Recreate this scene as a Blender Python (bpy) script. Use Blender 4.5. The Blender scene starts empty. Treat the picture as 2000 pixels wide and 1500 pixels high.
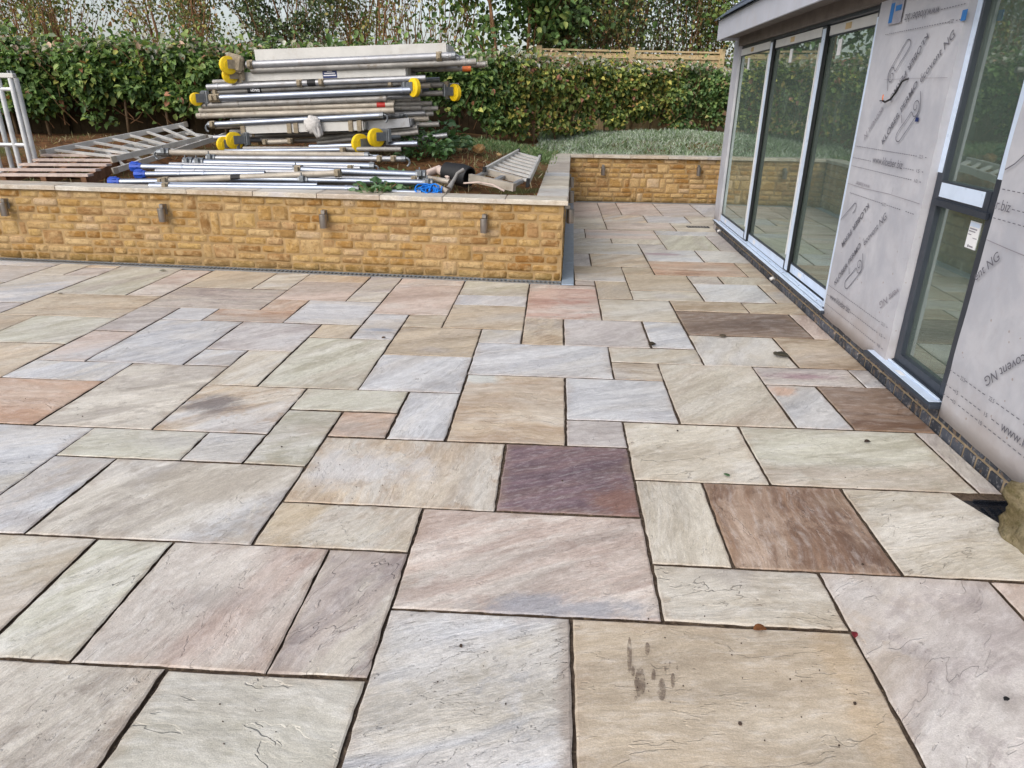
import bpy, bmesh, math, random
import numpy as np
from mathutils import Vector, Matrix, noise
R = math.radians
rnd = random.Random(11)
rng = np.random.default_rng(5)
sc = bpy.context.scene
COL = sc.collection

# ------------------------------------------------------------------ camera
CAM_H = 1.6018
FOC = 1351.71 / 2000.0            # focal length in picture widths
def cam_axes():
    p, r, y = R(22.476), R(0.759), R(3.216)
    right, up, fwd = Vector((1, 0, 0)), Vector((0, math.sin(p), math.cos(p))), Vector((0, math.cos(p), -math.sin(p)))
    r2 = right * math.cos(r) + up * math.sin(r)
    u2 = -right * math.sin(r) + up * math.cos(r)
    Z = Matrix.Rotation(y, 3, 'Z')
    return Z @ r2, Z @ u2, Z @ fwd
CR, CU, CF = cam_axes()
cam = bpy.data.objects.new('camera', bpy.data.cameras.new('camera'))
COL.objects.link(cam)
m = Matrix.Identity(4)
for i in range(3):
    m[i][0], m[i][1], m[i][2] = CR[i], CU[i], -CF[i]
m.translation = (0, 0, CAM_H)
cam.matrix_world = m
cam.data.sensor_fit = 'HORIZONTAL'
cam.data.sensor_width = 36
cam.data.lens = 36 * FOC
cam.data.clip_start = 0.05
cam.data.clip_end = 2000
sc.camera = cam

# ------------------------------------------------------------------ sky, sun, exposure
SUN_EL, SUN_AZ = 40, 214          # azimuth measured clockwise from +Y: behind and left of the camera
world = bpy.data.worlds.new('World')
sc.world = world
world.use_nodes = True
wn, wl = world.node_tree.nodes, world.node_tree.links
sky = wn.new('ShaderNodeTexSky')
sky.sky_type = 'NISHITA'
sky.sun_disc = False
sky.sun_elevation = R(SUN_EL)
sky.sun_rotation = R(SUN_AZ)
sky.air_density = 1.0
sky.dust_density = 3.0
sky.ozone_density = 0.6
hsv = wn.new('ShaderNodeHueSaturation')       # thin even cloud: the blue is mostly washed out
hsv.inputs['Saturation'].default_value = 0.52
wl.new(sky.outputs[0], hsv.inputs['Color'])
bg = wn['Background']
wl.new(hsv.outputs[0], bg.inputs['Color'])
bg.inputs['Strength'].default_value = 0.15
sun = bpy.data.objects.new('sun', bpy.data.lights.new('sun', 'SUN'))
COL.objects.link(sun)
sun.data.energy = 0.75
sun.data.angle = R(60)
sun.data.color = (1.0, 0.98, 0.95)
sd = Vector((math.sin(R(SUN_AZ)) * math.cos(R(SUN_EL)), math.cos(R(SUN_AZ)) * math.cos(R(SUN_EL)), math.sin(R(SUN_EL))))
sun.rotation_euler = sd.to_track_quat('Z', 'Y').to_euler()
sun.location = sd * 40
vs = sc.view_settings
vs.view_transform = 'Standard'
vs.look = 'None'
vs.gamma = 1.0
vs.exposure = 0.52
vs.use_curve_mapping = False

# ------------------------------------------------------------------ helpers
def ray(px, py):
    return CR * ((px - 1000) / 1351.71) + CU * (-(py - 750) / 1351.71) + CF
def at_y(px, py, Y):
    d = ray(px, py)
    return Vector((0, 0, CAM_H)) + d * (Y / d.y)
def at_z(px, py, z):
    d = ray(px, py)
    return Vector((0, 0, CAM_H)) + d * ((z - CAM_H) / d.z)
def pile(u, v, Y): return at_y(350 + u / 3.3333, 60 + v / 3.3333, Y)
def yard(u, v, Y): return at_y(u / 3.75, v / 3.75, Y)
def lin(c, k=1.0):
    o = []
    for v in c:
        v = v / 255.0
        o.append(k * (v / 12.92 if v <= 0.04045 else ((v + 0.055) / 1.055) ** 2.4))
    return tuple(o)
def lin4(c, k=1.0): return lin(c, k) + (1.0,)

def link(name, me, mat=None, parent=None):
    o = bpy.data.objects.new(name, me)
    COL.objects.link(o)
    if mat is not None and me is not None and not me.materials:
        me.materials.append(mat)
    if parent is not None:
        o.parent = parent
    return o
def thing(name, label, cat, loc=(0, 0, 0), rz=0.0, group=None):
    o = bpy.data.objects.new(name, None)
    COL.objects.link(o)
    o.empty_display_size = 0.1
    o.location = loc
    o.rotation_euler = (0, 0, rz)
    return tag(o, label, cat, group)
def tag(o, label, cat, group=None):
    o['label'] = label
    o['category'] = cat
    if group: o['group'] = group
    return o
def mesh_from(verts, faces, smooth=False, name='mesh'):
    me = bpy.data.meshes.new(name)
    me.from_pydata([tuple(v) for v in verts], [], faces)
    if smooth:
        me.polygons.foreach_set('use_smooth', [True] * len(me.polygons))
    me.update()
    return me
def rebase(o):
    """put the origin of a top-level mesh at the middle of its base"""
    me = o.data
    n = len(me.vertices)
    a = np.empty(n * 3)
    me.vertices.foreach_get('co', a)
    a = a.reshape(-1, 3)
    c = Vector(((a[:, 0].min() + a[:, 0].max()) / 2, (a[:, 1].min() + a[:, 1].max()) / 2, a[:, 2].min()))
    me.transform(Matrix.Translation(-c))
    o.location = c
    return o

class MB:
    """collects shapes into one mesh"""
    def __init__(s): s.v, s.f = [], []
    def add(s, vs, fs):
        b = len(s.v)
        s.v += [tuple(v) for v in vs]
        s.f += [tuple(i + b for i in f) for f in fs]
        return s
    def box(s, x0, x1, y0, y1, z0, z1, bev=0.0):
        if bev <= 0:
            vs = [(x, y, z) for z in (z0, z1) for y in (y0, y1) for x in (x0, x1)]
            return s.add(vs, [(0, 2, 3, 1), (4, 5, 7, 6), (0, 1, 5, 4), (2, 6, 7, 3), (0, 4, 6, 2), (1, 3, 7, 5)])
        b = min(bev, (x1 - x0) / 2.1, (y1 - y0) / 2.1, (z1 - z0) / 2.1)
        bm = bmesh.new()
        bmesh.ops.create_cube(bm, size=1.0)
        bmesh.ops.scale(bm, vec=(x1 - x0, y1 - y0, z1 - z0), verts=bm.verts)
        bmesh.ops.translate(bm, vec=((x0 + x1) / 2, (y0 + y1) / 2, (z0 + z1) / 2), verts=bm.verts)
        bmesh.ops.bevel(bm, geom=list(bm.edges), offset=b, segments=1, affect='EDGES')
        bm.verts.index_update()
        s.add([v.co.copy() for v in bm.verts], [[v.index for v in f.verts] for f in bm.faces])
        bm.free()
        return s
    def beam(s, p, q, w, h, up=Vector((0, 0, 1))):
        """rectangular bar from p to q, w across, h along up"""
        p, q = Vector(p), Vector(q)
        d = (q - p).normalized()
        a = d.cross(up)
        if a.length < 1e-4: a = d.cross(Vector((0, 1, 0)))
        a.normalize()
        b = a.cross(d).normalized()
        vs = []
        for c in (p, q):
            for (i, j) in ((-1, -1), (1, -1), (1, 1), (-1, 1)):
                vs.append(c + a * (i * w / 2) + b * (j * h / 2))
        return s.add(vs, [(0, 1, 2, 3), (7, 6, 5, 4), (0, 4, 5, 1), (1, 5, 6, 2), (2, 6, 7, 3), (3, 7, 4, 0)])
    def tube(s, pts, r, n=8, hollow=False, taper=None):
        pts = [Vector(p) for p in pts]
        rs = taper if taper else [r] * len(pts)
        rings = []
        d0 = (pts[1] - pts[0]).normalized()
        a = d0.cross(Vector((0, 0, 1)))
        if a.length < 1e-3: a = d0.cross(Vector((0, 1, 0)))
        a.normalize()
        vs, fs = [], []
        for i, p in enumerate(pts):
            d = (pts[min(i + 1, len(pts) - 1)] - pts[max(i - 1, 0)]).normalized()
            a = (a - d * a.dot(d)).normalized()
            b = d.cross(a)
            rings.append(len(vs))
            for k in range(n):
                t = 2 * math.pi * k / n
                vs.append(p + (a * math.cos(t) + b * math.sin(t)) * rs[i])
        for i in range(len(pts) - 1):
            for k in range(n):
                k2 = (k + 1) % n
                fs.append((rings[i] + k, rings[i] + k2, rings[i + 1] + k2, rings[i + 1] + k))
        if hollow:
            for end in (0, -1):
                p = pts[end]
                dd = (pts[1] - pts[0]).normalized() if end == 0 else (pts[-2] - pts[-1]).normalized()
                base = rings[end]
                c = len(vs)
                for k in range(n): vs.append(p + (Vector(vs[base + k]) - p) * 0.84)
                c2 = len(vs)
                for k in range(n): vs.append(Vector(vs[c + k]) + dd * 0.09)
                for k in range(n):
                    k2 = (k + 1) % n
                    q1 = (base + k, c + k, c + k2, base + k2)
                    q2 = (c + k, c2 + k, c2 + k2, c + k2)
                    fs += [q1, q2] if end == 0 else [q1[::-1], q2[::-1]]
                f = tuple(range(c2, c2 + n))
                fs.append(f if end == 0 else f[::-1])
        else:
            fs.append(tuple(rings[0] + k for k in range(n))[::-1])
            fs.append(tuple(rings[-1] + k for k in range(n)))
        return s.add(vs, fs)
    def build(s, name, mat, parent=None, smooth=False, auto=None):
        me = mesh_from(s.v, s.f, smooth)
        if auto is not None:
            me.polygons.foreach_set('use_smooth', [True] * len(me.polygons))
            me.set_sharp_from_angle(angle=R(auto))
        return link(name, me, mat, parent)

# ------------------------------------------------------------------ material helpers
class NT:
    def __init__(s, name):
        s.m = bpy.data.materials.new(name)
        s.m.use_nodes = True
        s.t = s.m.node_tree
        s.p = s.t.nodes['Principled BSDF']
        s.out = s.t.nodes['Material Output']
    def n(s, kind, ins=None, **props):
        nd = s.t.nodes.new('ShaderNode' + kind)
        for k, v in props.items(): setattr(nd, k, v)
        for k, v in (ins or {}).items(): s.set(nd.inputs[k], v)
        return nd
    def set(s, sock, v):
        if isinstance(v, bpy.types.NodeSocket): s.t.links.new(v, sock)
        elif isinstance(v, bpy.types.Node): s.t.links.new(v.outputs[0], sock)
        else: sock.default_value = v
    def math(s, op, a, b=None, clamp=False):
        nd = s.n('Math', operation=op, use_clamp=clamp)
        s.set(nd.inputs[0], a)
        if b is not None: s.set(nd.inputs[1], b)
        return nd.outputs[0]
    def mix(s, f, a, b, mode='MIX'):
        nd = s.n('MixRGB', blend_type=mode)
        s.set(nd.inputs[0], f); s.set(nd.inputs[1], a); s.set(nd.inputs[2], b)
        return nd.outputs[0]
    def noise(s, vec, scale, detail=4, rough=0.55, dist=0.0):
        nd = s.n('TexNoise', {'Scale': scale, 'Detail': detail, 'Roughness': rough, 'Distortion': dist})
        if vec is not None: s.set(nd.inputs['Vector'], vec)
        return nd.outputs['Fac']
    def ramp(s, f, a, b):
        nd = s.n('MapRange', {'Value': f, 'From Min': a, 'From Max': b}, interpolation_type='SMOOTHSTEP')
        return nd.outputs[0]
    def obj(s): return s.n('TexCoord').outputs['Object']
    def rand(s): return s.n('ObjectInfo').outputs['Random']
    def attr(s, name, out='Color', kind='OBJECT'):
        return s.n('Attribute', attribute_name=name, attribute_type=kind).outputs[out]
    def done(s, col=None, rough=None, metal=None, bump=None, bstr=0.3, bdist=0.01, spec=None):
        if col is not None: s.set(s.p.inputs['Base Color'], col)
        if rough is not None: s.set(s.p.inputs['Roughness'], rough)
        if metal is not None: s.set(s.p.inputs['Metallic'], metal)
        if spec is not None: s.set(s.p.inputs['Specular IOR Level'], spec)
        if bump is not None:
            b = s.n('Bump', {'Strength': bstr, 'Distance': bdist, 'Height': bump})
            s.t.links.new(b.outputs[0], s.p.inputs['Normal'])
        return s.m

def simple(name, c, rough=0.6, metal=0.0, var=0.12, scale=6.0, bump=0.0, spec=0.4, dirt=None, bscale=60):
    """one colour with uneven tone and optional patches of dirt"""
    t = NT(name)
    co = t.obj()
    ri = t.rand()
    off = t.n('VectorMath', {0: co, 1: t.n('CombineXYZ', {0: t.math('MULTIPLY', ri, 17.0), 1: t.math('MULTIPLY', ri, 31.0), 2: 0.0}).outputs[0]}, operation='ADD').outputs[0]
    f = t.noise(off, scale, 6, 0.6)
    v = t.ramp(f, 0.3, 0.7)
    a, b = [tuple(min(1, x * (1 - var)) for x in c[:3]) + (1,), tuple(min(1, x * (1 + var)) for x in c[:3]) + (1,)]
    col = t.mix(v, a, b)
    if dirt:
        col = t.mix(t.math('MULTIPLY', t.ramp(t.noise(off, scale * 1.7, 8, 0.7), 0.5, 0.72), dirt[1]), col, dirt[0] + (1,))
    r = t.math('ADD', t.math('MULTIPLY', t.noise(off, scale * 2.3, 5), 0.3), rough - 0.15)
    return t.done(col, r, metal, t.noise(off, bscale, 5) if bump else None, bump, 0.005, spec)

def sandstone():
    t = NT('riven sandstone')
    co = t.obj()
    seed = t.attr('seed')
    vec = t.n('VectorMath', {0: co, 1: seed}, operation='ADD').outputs[0]
    vsc = t.n('VectorMath', {0: vec, 'Scale': t.attr('vf', 'Fac')}, operation='SCALE').outputs[0]
    rot = t.n('VectorRotate', {'Vector': vsc, 'Angle': t.attr('ang', 'Fac')}, rotation_type='Z_AXIS').outputs[0]
    warp = t.n('TexNoise', {'Scale': 2.3, 'Detail': 2.0, 'Vector': vec}).outputs['Color']
    rot2 = t.n('VectorMath', {0: rot, 1: t.n('VectorMath', {0: warp, 'Scale': 0.11}, operation='SCALE').outputs[0]}, operation='ADD').outputs[0]
    st = t.n('VectorMath', {0: rot2, 1: (0.75, 4.2, 1.0)}, operation='MULTIPLY').outputs[0]
    veins = t.noise(st, 1.6, 6, 0.64, 0.25)
    st2 = t.n('VectorMath', {0: rot2, 1: (1.6, 17.0, 1.0)}, operation='MULTIPLY').outputs[0]
    fine = t.noise(st2, 2.2, 4, 0.72)
    blot = t.noise(vec, 2.6, 7, 0.64, 0.3)
    blot2 = t.noise(t.n('VectorMath', {0: vec, 1: (7, 3, 1)}, operation='ADD').outputs[0], 6.5, 7, 0.7)
    grain = t.noise(vec, 210, 2, 0.8)
    mid = t.noise(t.n('VectorMath', {0: rot2, 1: (0.55, 1.3, 1.0)}, operation='MULTIPLY').outputs[0], 34, 4, 0.75)
    c1, c2, c3 = t.attr('ca'), t.attr('cb'), t.attr('cc')
    vs_, bs_ = t.attr('vein', 'Fac'), t.attr('blot', 'Fac')
    col = t.mix(t.math('MULTIPLY', t.ramp(veins, 0.38, 0.64), vs_, True), c1, c2)
    col = t.mix(t.math('MULTIPLY', t.ramp(fine, 0.38, 0.76), t.math('MULTIPLY', vs_, 0.28), True), col, c2)
    band = t.noise(t.n('VectorMath', {0: st, 1: (3.7, 9.1, 0.0)}, operation='ADD').outputs[0], 1.15, 5, 0.6, 0.3)
    col = t.mix(t.math('MULTIPLY', t.ramp(band, 0.47, 0.60), t.math('MULTIPLY', bs_, 1.0), True), col, c3)
    sweep = t.noise(t.n('VectorMath', {0: rot2, 1: (0.35, 1.5, 1.0)}, operation='MULTIPLY').outputs[0], 1.3, 3, 0.5, 0.6)
    col = t.mix(t.math('MULTIPLY', t.ramp(sweep, 0.46, 0.64), 0.7), col, t.attr('ce'))
    col = t.mix(1.0, col, t.mix(t.ramp(t.math('ADD', t.math('MULTIPLY', veins, 0.6), t.math('MULTIPLY', sweep, 0.4)), 0.34, 0.66), (1.15, 1.15, 1.15, 1), (0.81, 0.80, 0.79, 1)), 'MULTIPLY')
    col = t.mix(t.math('MULTIPLY', t.ramp(blot, 0.52, 0.57), t.math('MULTIPLY', bs_, 0.6), True), col, t.mix(0.5, c3, c1))
    col = t.mix(t.math('MULTIPLY', t.ramp(blot2, 0.54, 0.60), t.math('MULTIPLY', bs_, 0.45), True), col, c2)
    # thin strata lines following the bedding
    lines = t.math('SINE', t.math('ADD', t.math('MULTIPLY', veins, 46.0), t.math('MULTIPLY', fine, 5.0)))
    col = t.mix(t.math('MULTIPLY', t.math('MULTIPLY', t.ramp(lines, 0.45, 1.0), t.ramp(blot2, 0.40, 0.62)), t.math('MULTIPLY', vs_, 0.38), True), col, t.attr('cd'))
    # a pale bloom where the skin is worn, streaked along the bedding
    col = t.mix(t.math('MULTIPLY', t.ramp(t.math('ADD', t.math('MULTIPLY', mid, 0.6), t.math('MULTIPLY', fine, 0.5)), 0.50, 0.74), 0.26), col, lin4((232, 230, 228), 0.9))
    # a warm iron edge to each slab
    gen = t.n('TexCoord').outputs['Generated']
    sx = t.n('SeparateXYZ', {0: gen})
    ex = t.math('ABSOLUTE', t.math('SUBTRACT', sx.outputs[0], 0.5))
    ey = t.math('ABSOLUTE', t.math('SUBTRACT', sx.outputs[1], 0.5))
    edge = t.math('ADD', t.math('MAXIMUM', ex, ey), t.math('MULTIPLY', t.math('SUBTRACT', blot2, 0.5), 0.3))
    col = t.mix(t.math('MULTIPLY', t.ramp(edge, 0.42, 0.53), 0.30), col, lin4((176, 152, 128), 0.9))
    # one stain per slab
    sp, sr, scol = t.attr('stp'), t.attr('str'), t.attr('stc')
    dv = t.n('VectorMath', {0: t.n('VectorMath', {0: co, 1: sp}, operation='SUBTRACT').outputs[0], 1: sr}, operation='MULTIPLY').outputs[0]
    dl = t.n('VectorMath', {0: dv}, operation='LENGTH').outputs['Value']
    sm = t.math('ADD', dl, t.math('MULTIPLY', t.math('SUBTRACT', t.math('ADD', t.math('MULTIPLY', blot2, 0.45), t.math('ADD', t.math('MULTIPLY', mid, 0.2), t.math('MULTIPLY', band, 0.45))), 0.55), 4.5))
    col = t.mix(t.math('MULTIPLY', t.math('SUBTRACT', 1.0, t.ramp(sm, 0.35, 1.35)), t.attr('sta', 'Fac'), True), col, scol)
    # pits
    vo = t.n('TexVoronoi', {'Vector': vec, 'Scale': 34.0, 'Randomness': 1.0})
    pit = t.math('MULTIPLY', t.math('LESS_THAN', vo.outputs['Distance'], 0.075), t.math('GREATER_THAN', blot, 0.54))
    col = t.mix(t.math('MULTIPLY', pit, 0.6), col, lin4((80, 72, 66)))
    col = t.mix(1.0, col, t.mix(t.ramp(grain, 0.28, 0.72), (0.86, 0.86, 0.86, 1), (1.12, 1.12, 1.12, 1)), 'MULTIPLY')
    col = t.mix(1.0, col, t.mix(t.ramp(mid, 0.34, 0.66), (0.91, 0.905, 0.90, 1), (1.07, 1.07, 1.07, 1)), 'MULTIPLY')
    # the split layers of the riven face make little ledges
    led = t.noise(t.n('VectorMath', {0: rot2, 1: (0.6, 1.9, 1.0)}, operation='MULTIPLY').outputs[0], 2.6, 5, 0.6, 0.3)
    saw = t.math('FRACT', t.math('MULTIPLY', led, 7.0))
    led_h = t.math('MULTIPLY', t.ramp(saw, 0.0, 0.05), t.math('SUBTRACT', 1.0, t.math('MULTIPLY', saw, 0.8)))
    crack = t.math('MULTIPLY', t.math('MULTIPLY', t.math('LESS_THAN', saw, 0.022), t.ramp(blot, 0.53, 0.58)), t.attr('crk', 'Fac'))
    col = t.mix(crack, col, lin4((112, 98, 86)))
    h = t.math('ADD', t.math('MULTIPLY', led_h, t.math('ADD', 0.5, t.math('MULTIPLY', t.attr('crk', 'Fac'), 0.9))), t.math('ADD', t.math('MULTIPLY', fine, 0.42), t.math('ADD', t.math('MULTIPLY', grain, 0.22), t.math('MULTIPLY', mid, 0.5))))
    ro = t.math('ADD', 0.27, t.math('MULTIPLY', blot2, 0.34))
    return t.done(col, ro, 0.0, h, 0.75, 0.007, 0.45)
M_SLAB = sandstone()
def wall_stone():
    t = NT('ochre limestone')
    co = t.obj()
    ri = t.rand()
    off = t.n('VectorMath', {0: co, 1: t.n('CombineXYZ', {0: t.math('MULTIPLY', ri, 57.0), 1: t.math('MULTIPLY', ri, 23.0), 2: t.math('MULTIPLY', ri, 91.0)}).outputs[0]}, operation='ADD').outputs[0]
    cr = t.n('ValToRGB', {0: ri})
    el = cr.color_ramp.elements
    el[0].position, el[0].color = 0.0, lin4((156, 112, 60))
    el[1].position, el[1].color = 1.0, lin4((206, 180, 146))
    for p, c in ((0.12, (172, 130, 72)), (0.28, (190, 152, 94)), (0.40, (204, 174, 128)), (0.52, (178, 138, 80)), (0.66, (198, 164, 106)), (0.8, (150, 112, 66)), (0.9, (186, 148, 104))):
        e = el.new(p); e.color = lin4(c)
    n1 = t.noise(off, 9, 6, 0.65, 0.3)
    n2 = t.noise(off, 40, 5, 0.75)
    col = t.mix(t.math('MULTIPLY', t.ramp(n1, 0.42, 0.62), 0.6), cr.outputs[0], lin4((214, 184, 136)))
    col = t.mix(t.math('MULTIPLY', t.ramp(n2, 0.5, 0.68), 0.6), col, lin4((136, 98, 56)))
    wz = t.n('SeparateXYZ', {0: t.n('NewGeometry').outputs['Position']}).outputs[2]
    darker = t.math('MULTIPLY', t.math('SUBTRACT', 1.0, t.ramp(t.math('ADD', wz, t.math('MULTIPLY', t.math('SUBTRACT', n1, 0.5), 0.3)), 0.0, 0.13)), 0.5)
    col = t.mix(darker, col, lin4((108, 96, 56)))  # stones turn darker and more olive towards the foot of the wall
    h = t.math('ADD', n1, t.math('ADD', n2, t.math('MULTIPLY', t.noise(off, 120, 3, 0.7), 0.5)))
    return t.done(col, 0.88, 0.0, h, 1.0, 0.022, 0.2)
M_STONE = wall_stone()
M_MORTAR = simple('lime mortar', lin((160, 134, 96)), 0.9, 0, 0.15, 9, 0.7, 0.2, (lin((120, 98, 60)), 0.6))
M_BED = simple('joint soil', lin((84, 72, 62)), 0.95, 0, 0.4, 40, 1.0, 0.15, (lin((150, 132, 108)), 0.7))
M_ALU = simple('weathered aluminium', lin((160, 161, 165)), 0.45, 0.6, 0.10, 5, 0.15, 0.5, (lin((130, 122, 110)), 0.45))
M_ALU_B = simple('bright aluminium', lin((150, 157, 170)), 0.40, 0.85, 0.06, 4, 0.1, 0.5, (lin((160, 156, 148)), 0.3))
M_TUBE_D = simple('dull grey tube', lin((150, 147, 143)), 0.58, 0.45, 0.16, 7, 0.25, 0.4, (lin((104, 84, 62)), 0.6))
M_TUBE_T = simple('muddy tan tube', lin((172, 164, 152)), 0.62, 0.35, 0.14, 7, 0.25, 0.4, (lin((120, 96, 70)), 0.55))
M_PANEL = simple('pale deck panel', lin((196, 194, 190)), 0.5, 0.2, 0.06, 5, 0.1, 0.4, (lin((160, 150, 136)), 0.35))
M_GALV = simple('galvanised bracket', lin((128, 132, 136)), 0.5, 0.7, 0.15, 18, 0.2, 0.5)
M_CAST = simple('muddy casting', lin((150, 138, 118)), 0.8, 0.2, 0.2, 20, 0.4, 0.3, (lin((120, 98, 72)), 0.6))
M_YEL = simple('yellow wheel plastic', lin((232, 196, 24)), 0.45, 0, 0.08, 12, 0.1, 0.5, (lin((150, 124, 40)), 0.35))
M_BLUE = simple('blue plastic', lin((28, 74, 176)), 0.5, 0, 0.15, 20, 0.1, 0.5)
M_ROPE = simple('blue rope', lin((24, 116, 206)), 0.7, 0, 0.2, 40, 0.5, 0.3)
M_ORANGE = simple('orange cap plastic', lin((214, 110, 52)), 0.5, 0, 0.1, 20)
M_RED = simple('red tape', lin((170, 44, 38)), 0.6, 0, 0.15, 30)
M_NAVY = simple('navy sticker', lin((28, 44, 98)), 0.5, 0, 0.05, 20)
M_BLACK = simple('black rubber', lin((26, 26, 28)), 0.6, 0, 0.2, 20)
M_WHITE = simple('white print', lin((228, 228, 230)), 0.6, 0, 0.03, 20)
M_STEEL = simple('brushed stainless steel', lin((150, 144, 138)), 0.38, 0.85, 0.05, 30, 0.05, 0.5)
M_DRAIN = simple('galvanised drain', lin((152, 158, 164)), 0.42, 0.6, 0.1, 25, 0.1, 0.5)
M_FILMTRAY = simple('filmed channel lid', lin((170, 186, 204)), 0.4, 0.35, 0.06, 14, 0.1, 0.5, (lin((128, 136, 146)), 0.4))
M_COPE = None
M_LADDER = simple('worn ladder aluminium', lin((200, 198, 194)), 0.55, 0.3, 0.10, 6, 0.2, 0.4, (lin((140, 130, 116)), 0.4))
M_GATE = simple('pale galvanised tube', lin((206, 208, 210)), 0.45, 0.35, 0.08, 5, 0.1, 0.5, (lin((160, 156, 148)), 0.3))
M_PALLET = simple('weathered pallet wood', lin((196, 178, 168)), 0.85, 0, 0.14, 9, 0.5, 0.2, (lin((118, 90, 72)), 0.5))
M_PALLET_D = simple('brown pallet bearer', lin((132, 98, 74)), 0.85, 0, 0.2, 9, 0.5, 0.2)
M_FENCE = simple('larch fence board', lin((190, 168, 130)), 0.85, 0, 0.14, 6, 0.5, 0.2, (lin((130, 112, 86)), 0.5))
M_FENCE_D = simple('damp fence board', lin((74, 62, 46)), 0.9, 0, 0.25, 6, 0.5, 0.2)  # much darker brown than the larch boards
M_BARK = simple('grey bark', lin((118, 100, 80)), 0.9, 0, 0.25, 12, 0.8, 0.15)
M_TWIG = simple('brown twig', lin((134, 102, 76)), 0.9, 0, 0.25, 12, 0.3, 0.15)
M_PLASTICPIPE = simple('black gully plastic', lin((24, 27, 34)), 0.25, 0, 0.2, 30, 0.15, 0.6)
def boulder_mat():
    t = NT('mossy limestone')
    co = t.obj()
    n1 = t.noise(co, 7, 10, 0.68, 0.4)
    n2 = t.noise(co, 30, 8, 0.7)
    col = t.mix(t.ramp(n1, 0.38, 0.62), lin4((116, 104, 76)), lin4((160, 148, 120)))
    col = t.mix(t.math('MULTIPLY', t.ramp(n2, 0.48, 0.7), 0.7), col, lin4((88, 84, 46)))
    return t.done(col, 0.95, 0, t.math('ADD', n1, n2), 1.0, 0.03, 0.15)
M_ROCK = boulder_mat()
def leaf_mat(name, frost=0.0):
    t = NT(name)
    c = t.attr('tint', 'Color', 'GEOMETRY')
    t.t.nodes.remove(t.p)
    geo = t.n('NewGeometry')
    d = t.n('BsdfPrincipled', {'Base Color': c, 'Roughness': 0.5, 'Specular IOR Level': 0.35})
    tr = t.n('BsdfTranslucent', {'Color': t.mix(1.0, c, (1.0, 1.1, 0.6, 1), 'MULTIPLY')})
    mx = t.n('MixShader', {0: 0.28, 1: d.outputs[0], 2: tr.outputs[0]})
    t.t.links.new(mx.outputs[0], t.out.inputs[0])
    return t.m
M_LEAF = leaf_mat('leaf')
def soil_mat():
    t = NT('garden soil')
    co = t.obj()
    n1 = t.noise(co, 1.3, 8, 0.6, 0.3)
    n2 = t.noise(co, 14, 8, 0.7)
    n3 = t.noise(co, 0.5, 4, 0.6)
    col = t.mix(t.ramp(n2, 0.35, 0.68), lin4((78, 56, 40)), lin4((146, 104, 70)))
    col = t.mix(t.ramp(n1, 0.5, 0.68), col, lin4((96, 96, 58)))
    col = t.mix(t.math('MULTIPLY', t.ramp(n3, 0.5, 0.7), 0.5), col, lin4((134, 112, 80)))
    return t.done(col, 0.95, 0, t.math('ADD', n2, t.noise(co, 60, 4, 0.7)), 1.0, 0.03, 0.1)
M_SOIL = soil_mat()
# ------------------------------------------------------------------ the patio
MOD = 0.305
def GX(i): return MOD * (i + 0.34 - 0.07 * max(0, -8 - i))
def GY(j): return MOD * (j + 0.12 + 0.033 * max(0, j - 15) - 0.02 * max(0, 9 - j))
def wall_y(x): return 6.45 - 0.064 * (x - 0.09)          # face of the front wall
def house_x(y): return 2.04 + 0.0175 * (y - 2.7)          # face of the house plinth
BACK_Y = 12.02
PAL = {  # three tones of each kind of slab: main, vein, patch
 'W': ((204, 205, 208), (178, 180, 188), (208, 201, 192)), 'C': ((205, 196, 178), (180, 165, 142), (214, 209, 199)),
 'G': ((197, 195, 178), (170, 164, 138), (212, 209, 200)), 'P': ((200, 180, 168), (172, 146, 134), (212, 200, 190)),
 'H': ((204, 184, 156), (176, 146, 116), (212, 204, 192)), 'T': ((186, 166, 138), (158, 132, 104), (200, 186, 162)),
 'B': ((152, 124, 102), (120, 94, 78), (186, 164, 146)), 'U': ((126, 104, 110), (104, 86, 94), (140, 114, 106)),
 'L': ((190, 182, 179), (160, 148, 148), (206, 200, 195)), 'O': ((188, 146, 116), (158, 114, 88), (204, 180, 160)),
 'S': ((178, 164, 154), (146, 132, 130), (196, 188, 174)), 'K': ((196, 188, 174), (160, 148, 136), (216, 208, 194)),
 'D': ((138, 118, 104), (116, 98, 88), (160, 142, 126)), 'R': ((200, 170, 156), (182, 136, 122), (204, 192, 182)),
 'Y': ((190, 172, 146), (168, 148, 122), (180, 164, 142))}
PAL = {k_: tuple(tuple(0.78 * x + 0.22 * m_ for x, m_ in zip(c_, (206, 202, 195))) if k_ not in 'UBD' else c_ for c_ in v_) for k_, v_ in PAL.items()}
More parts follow.
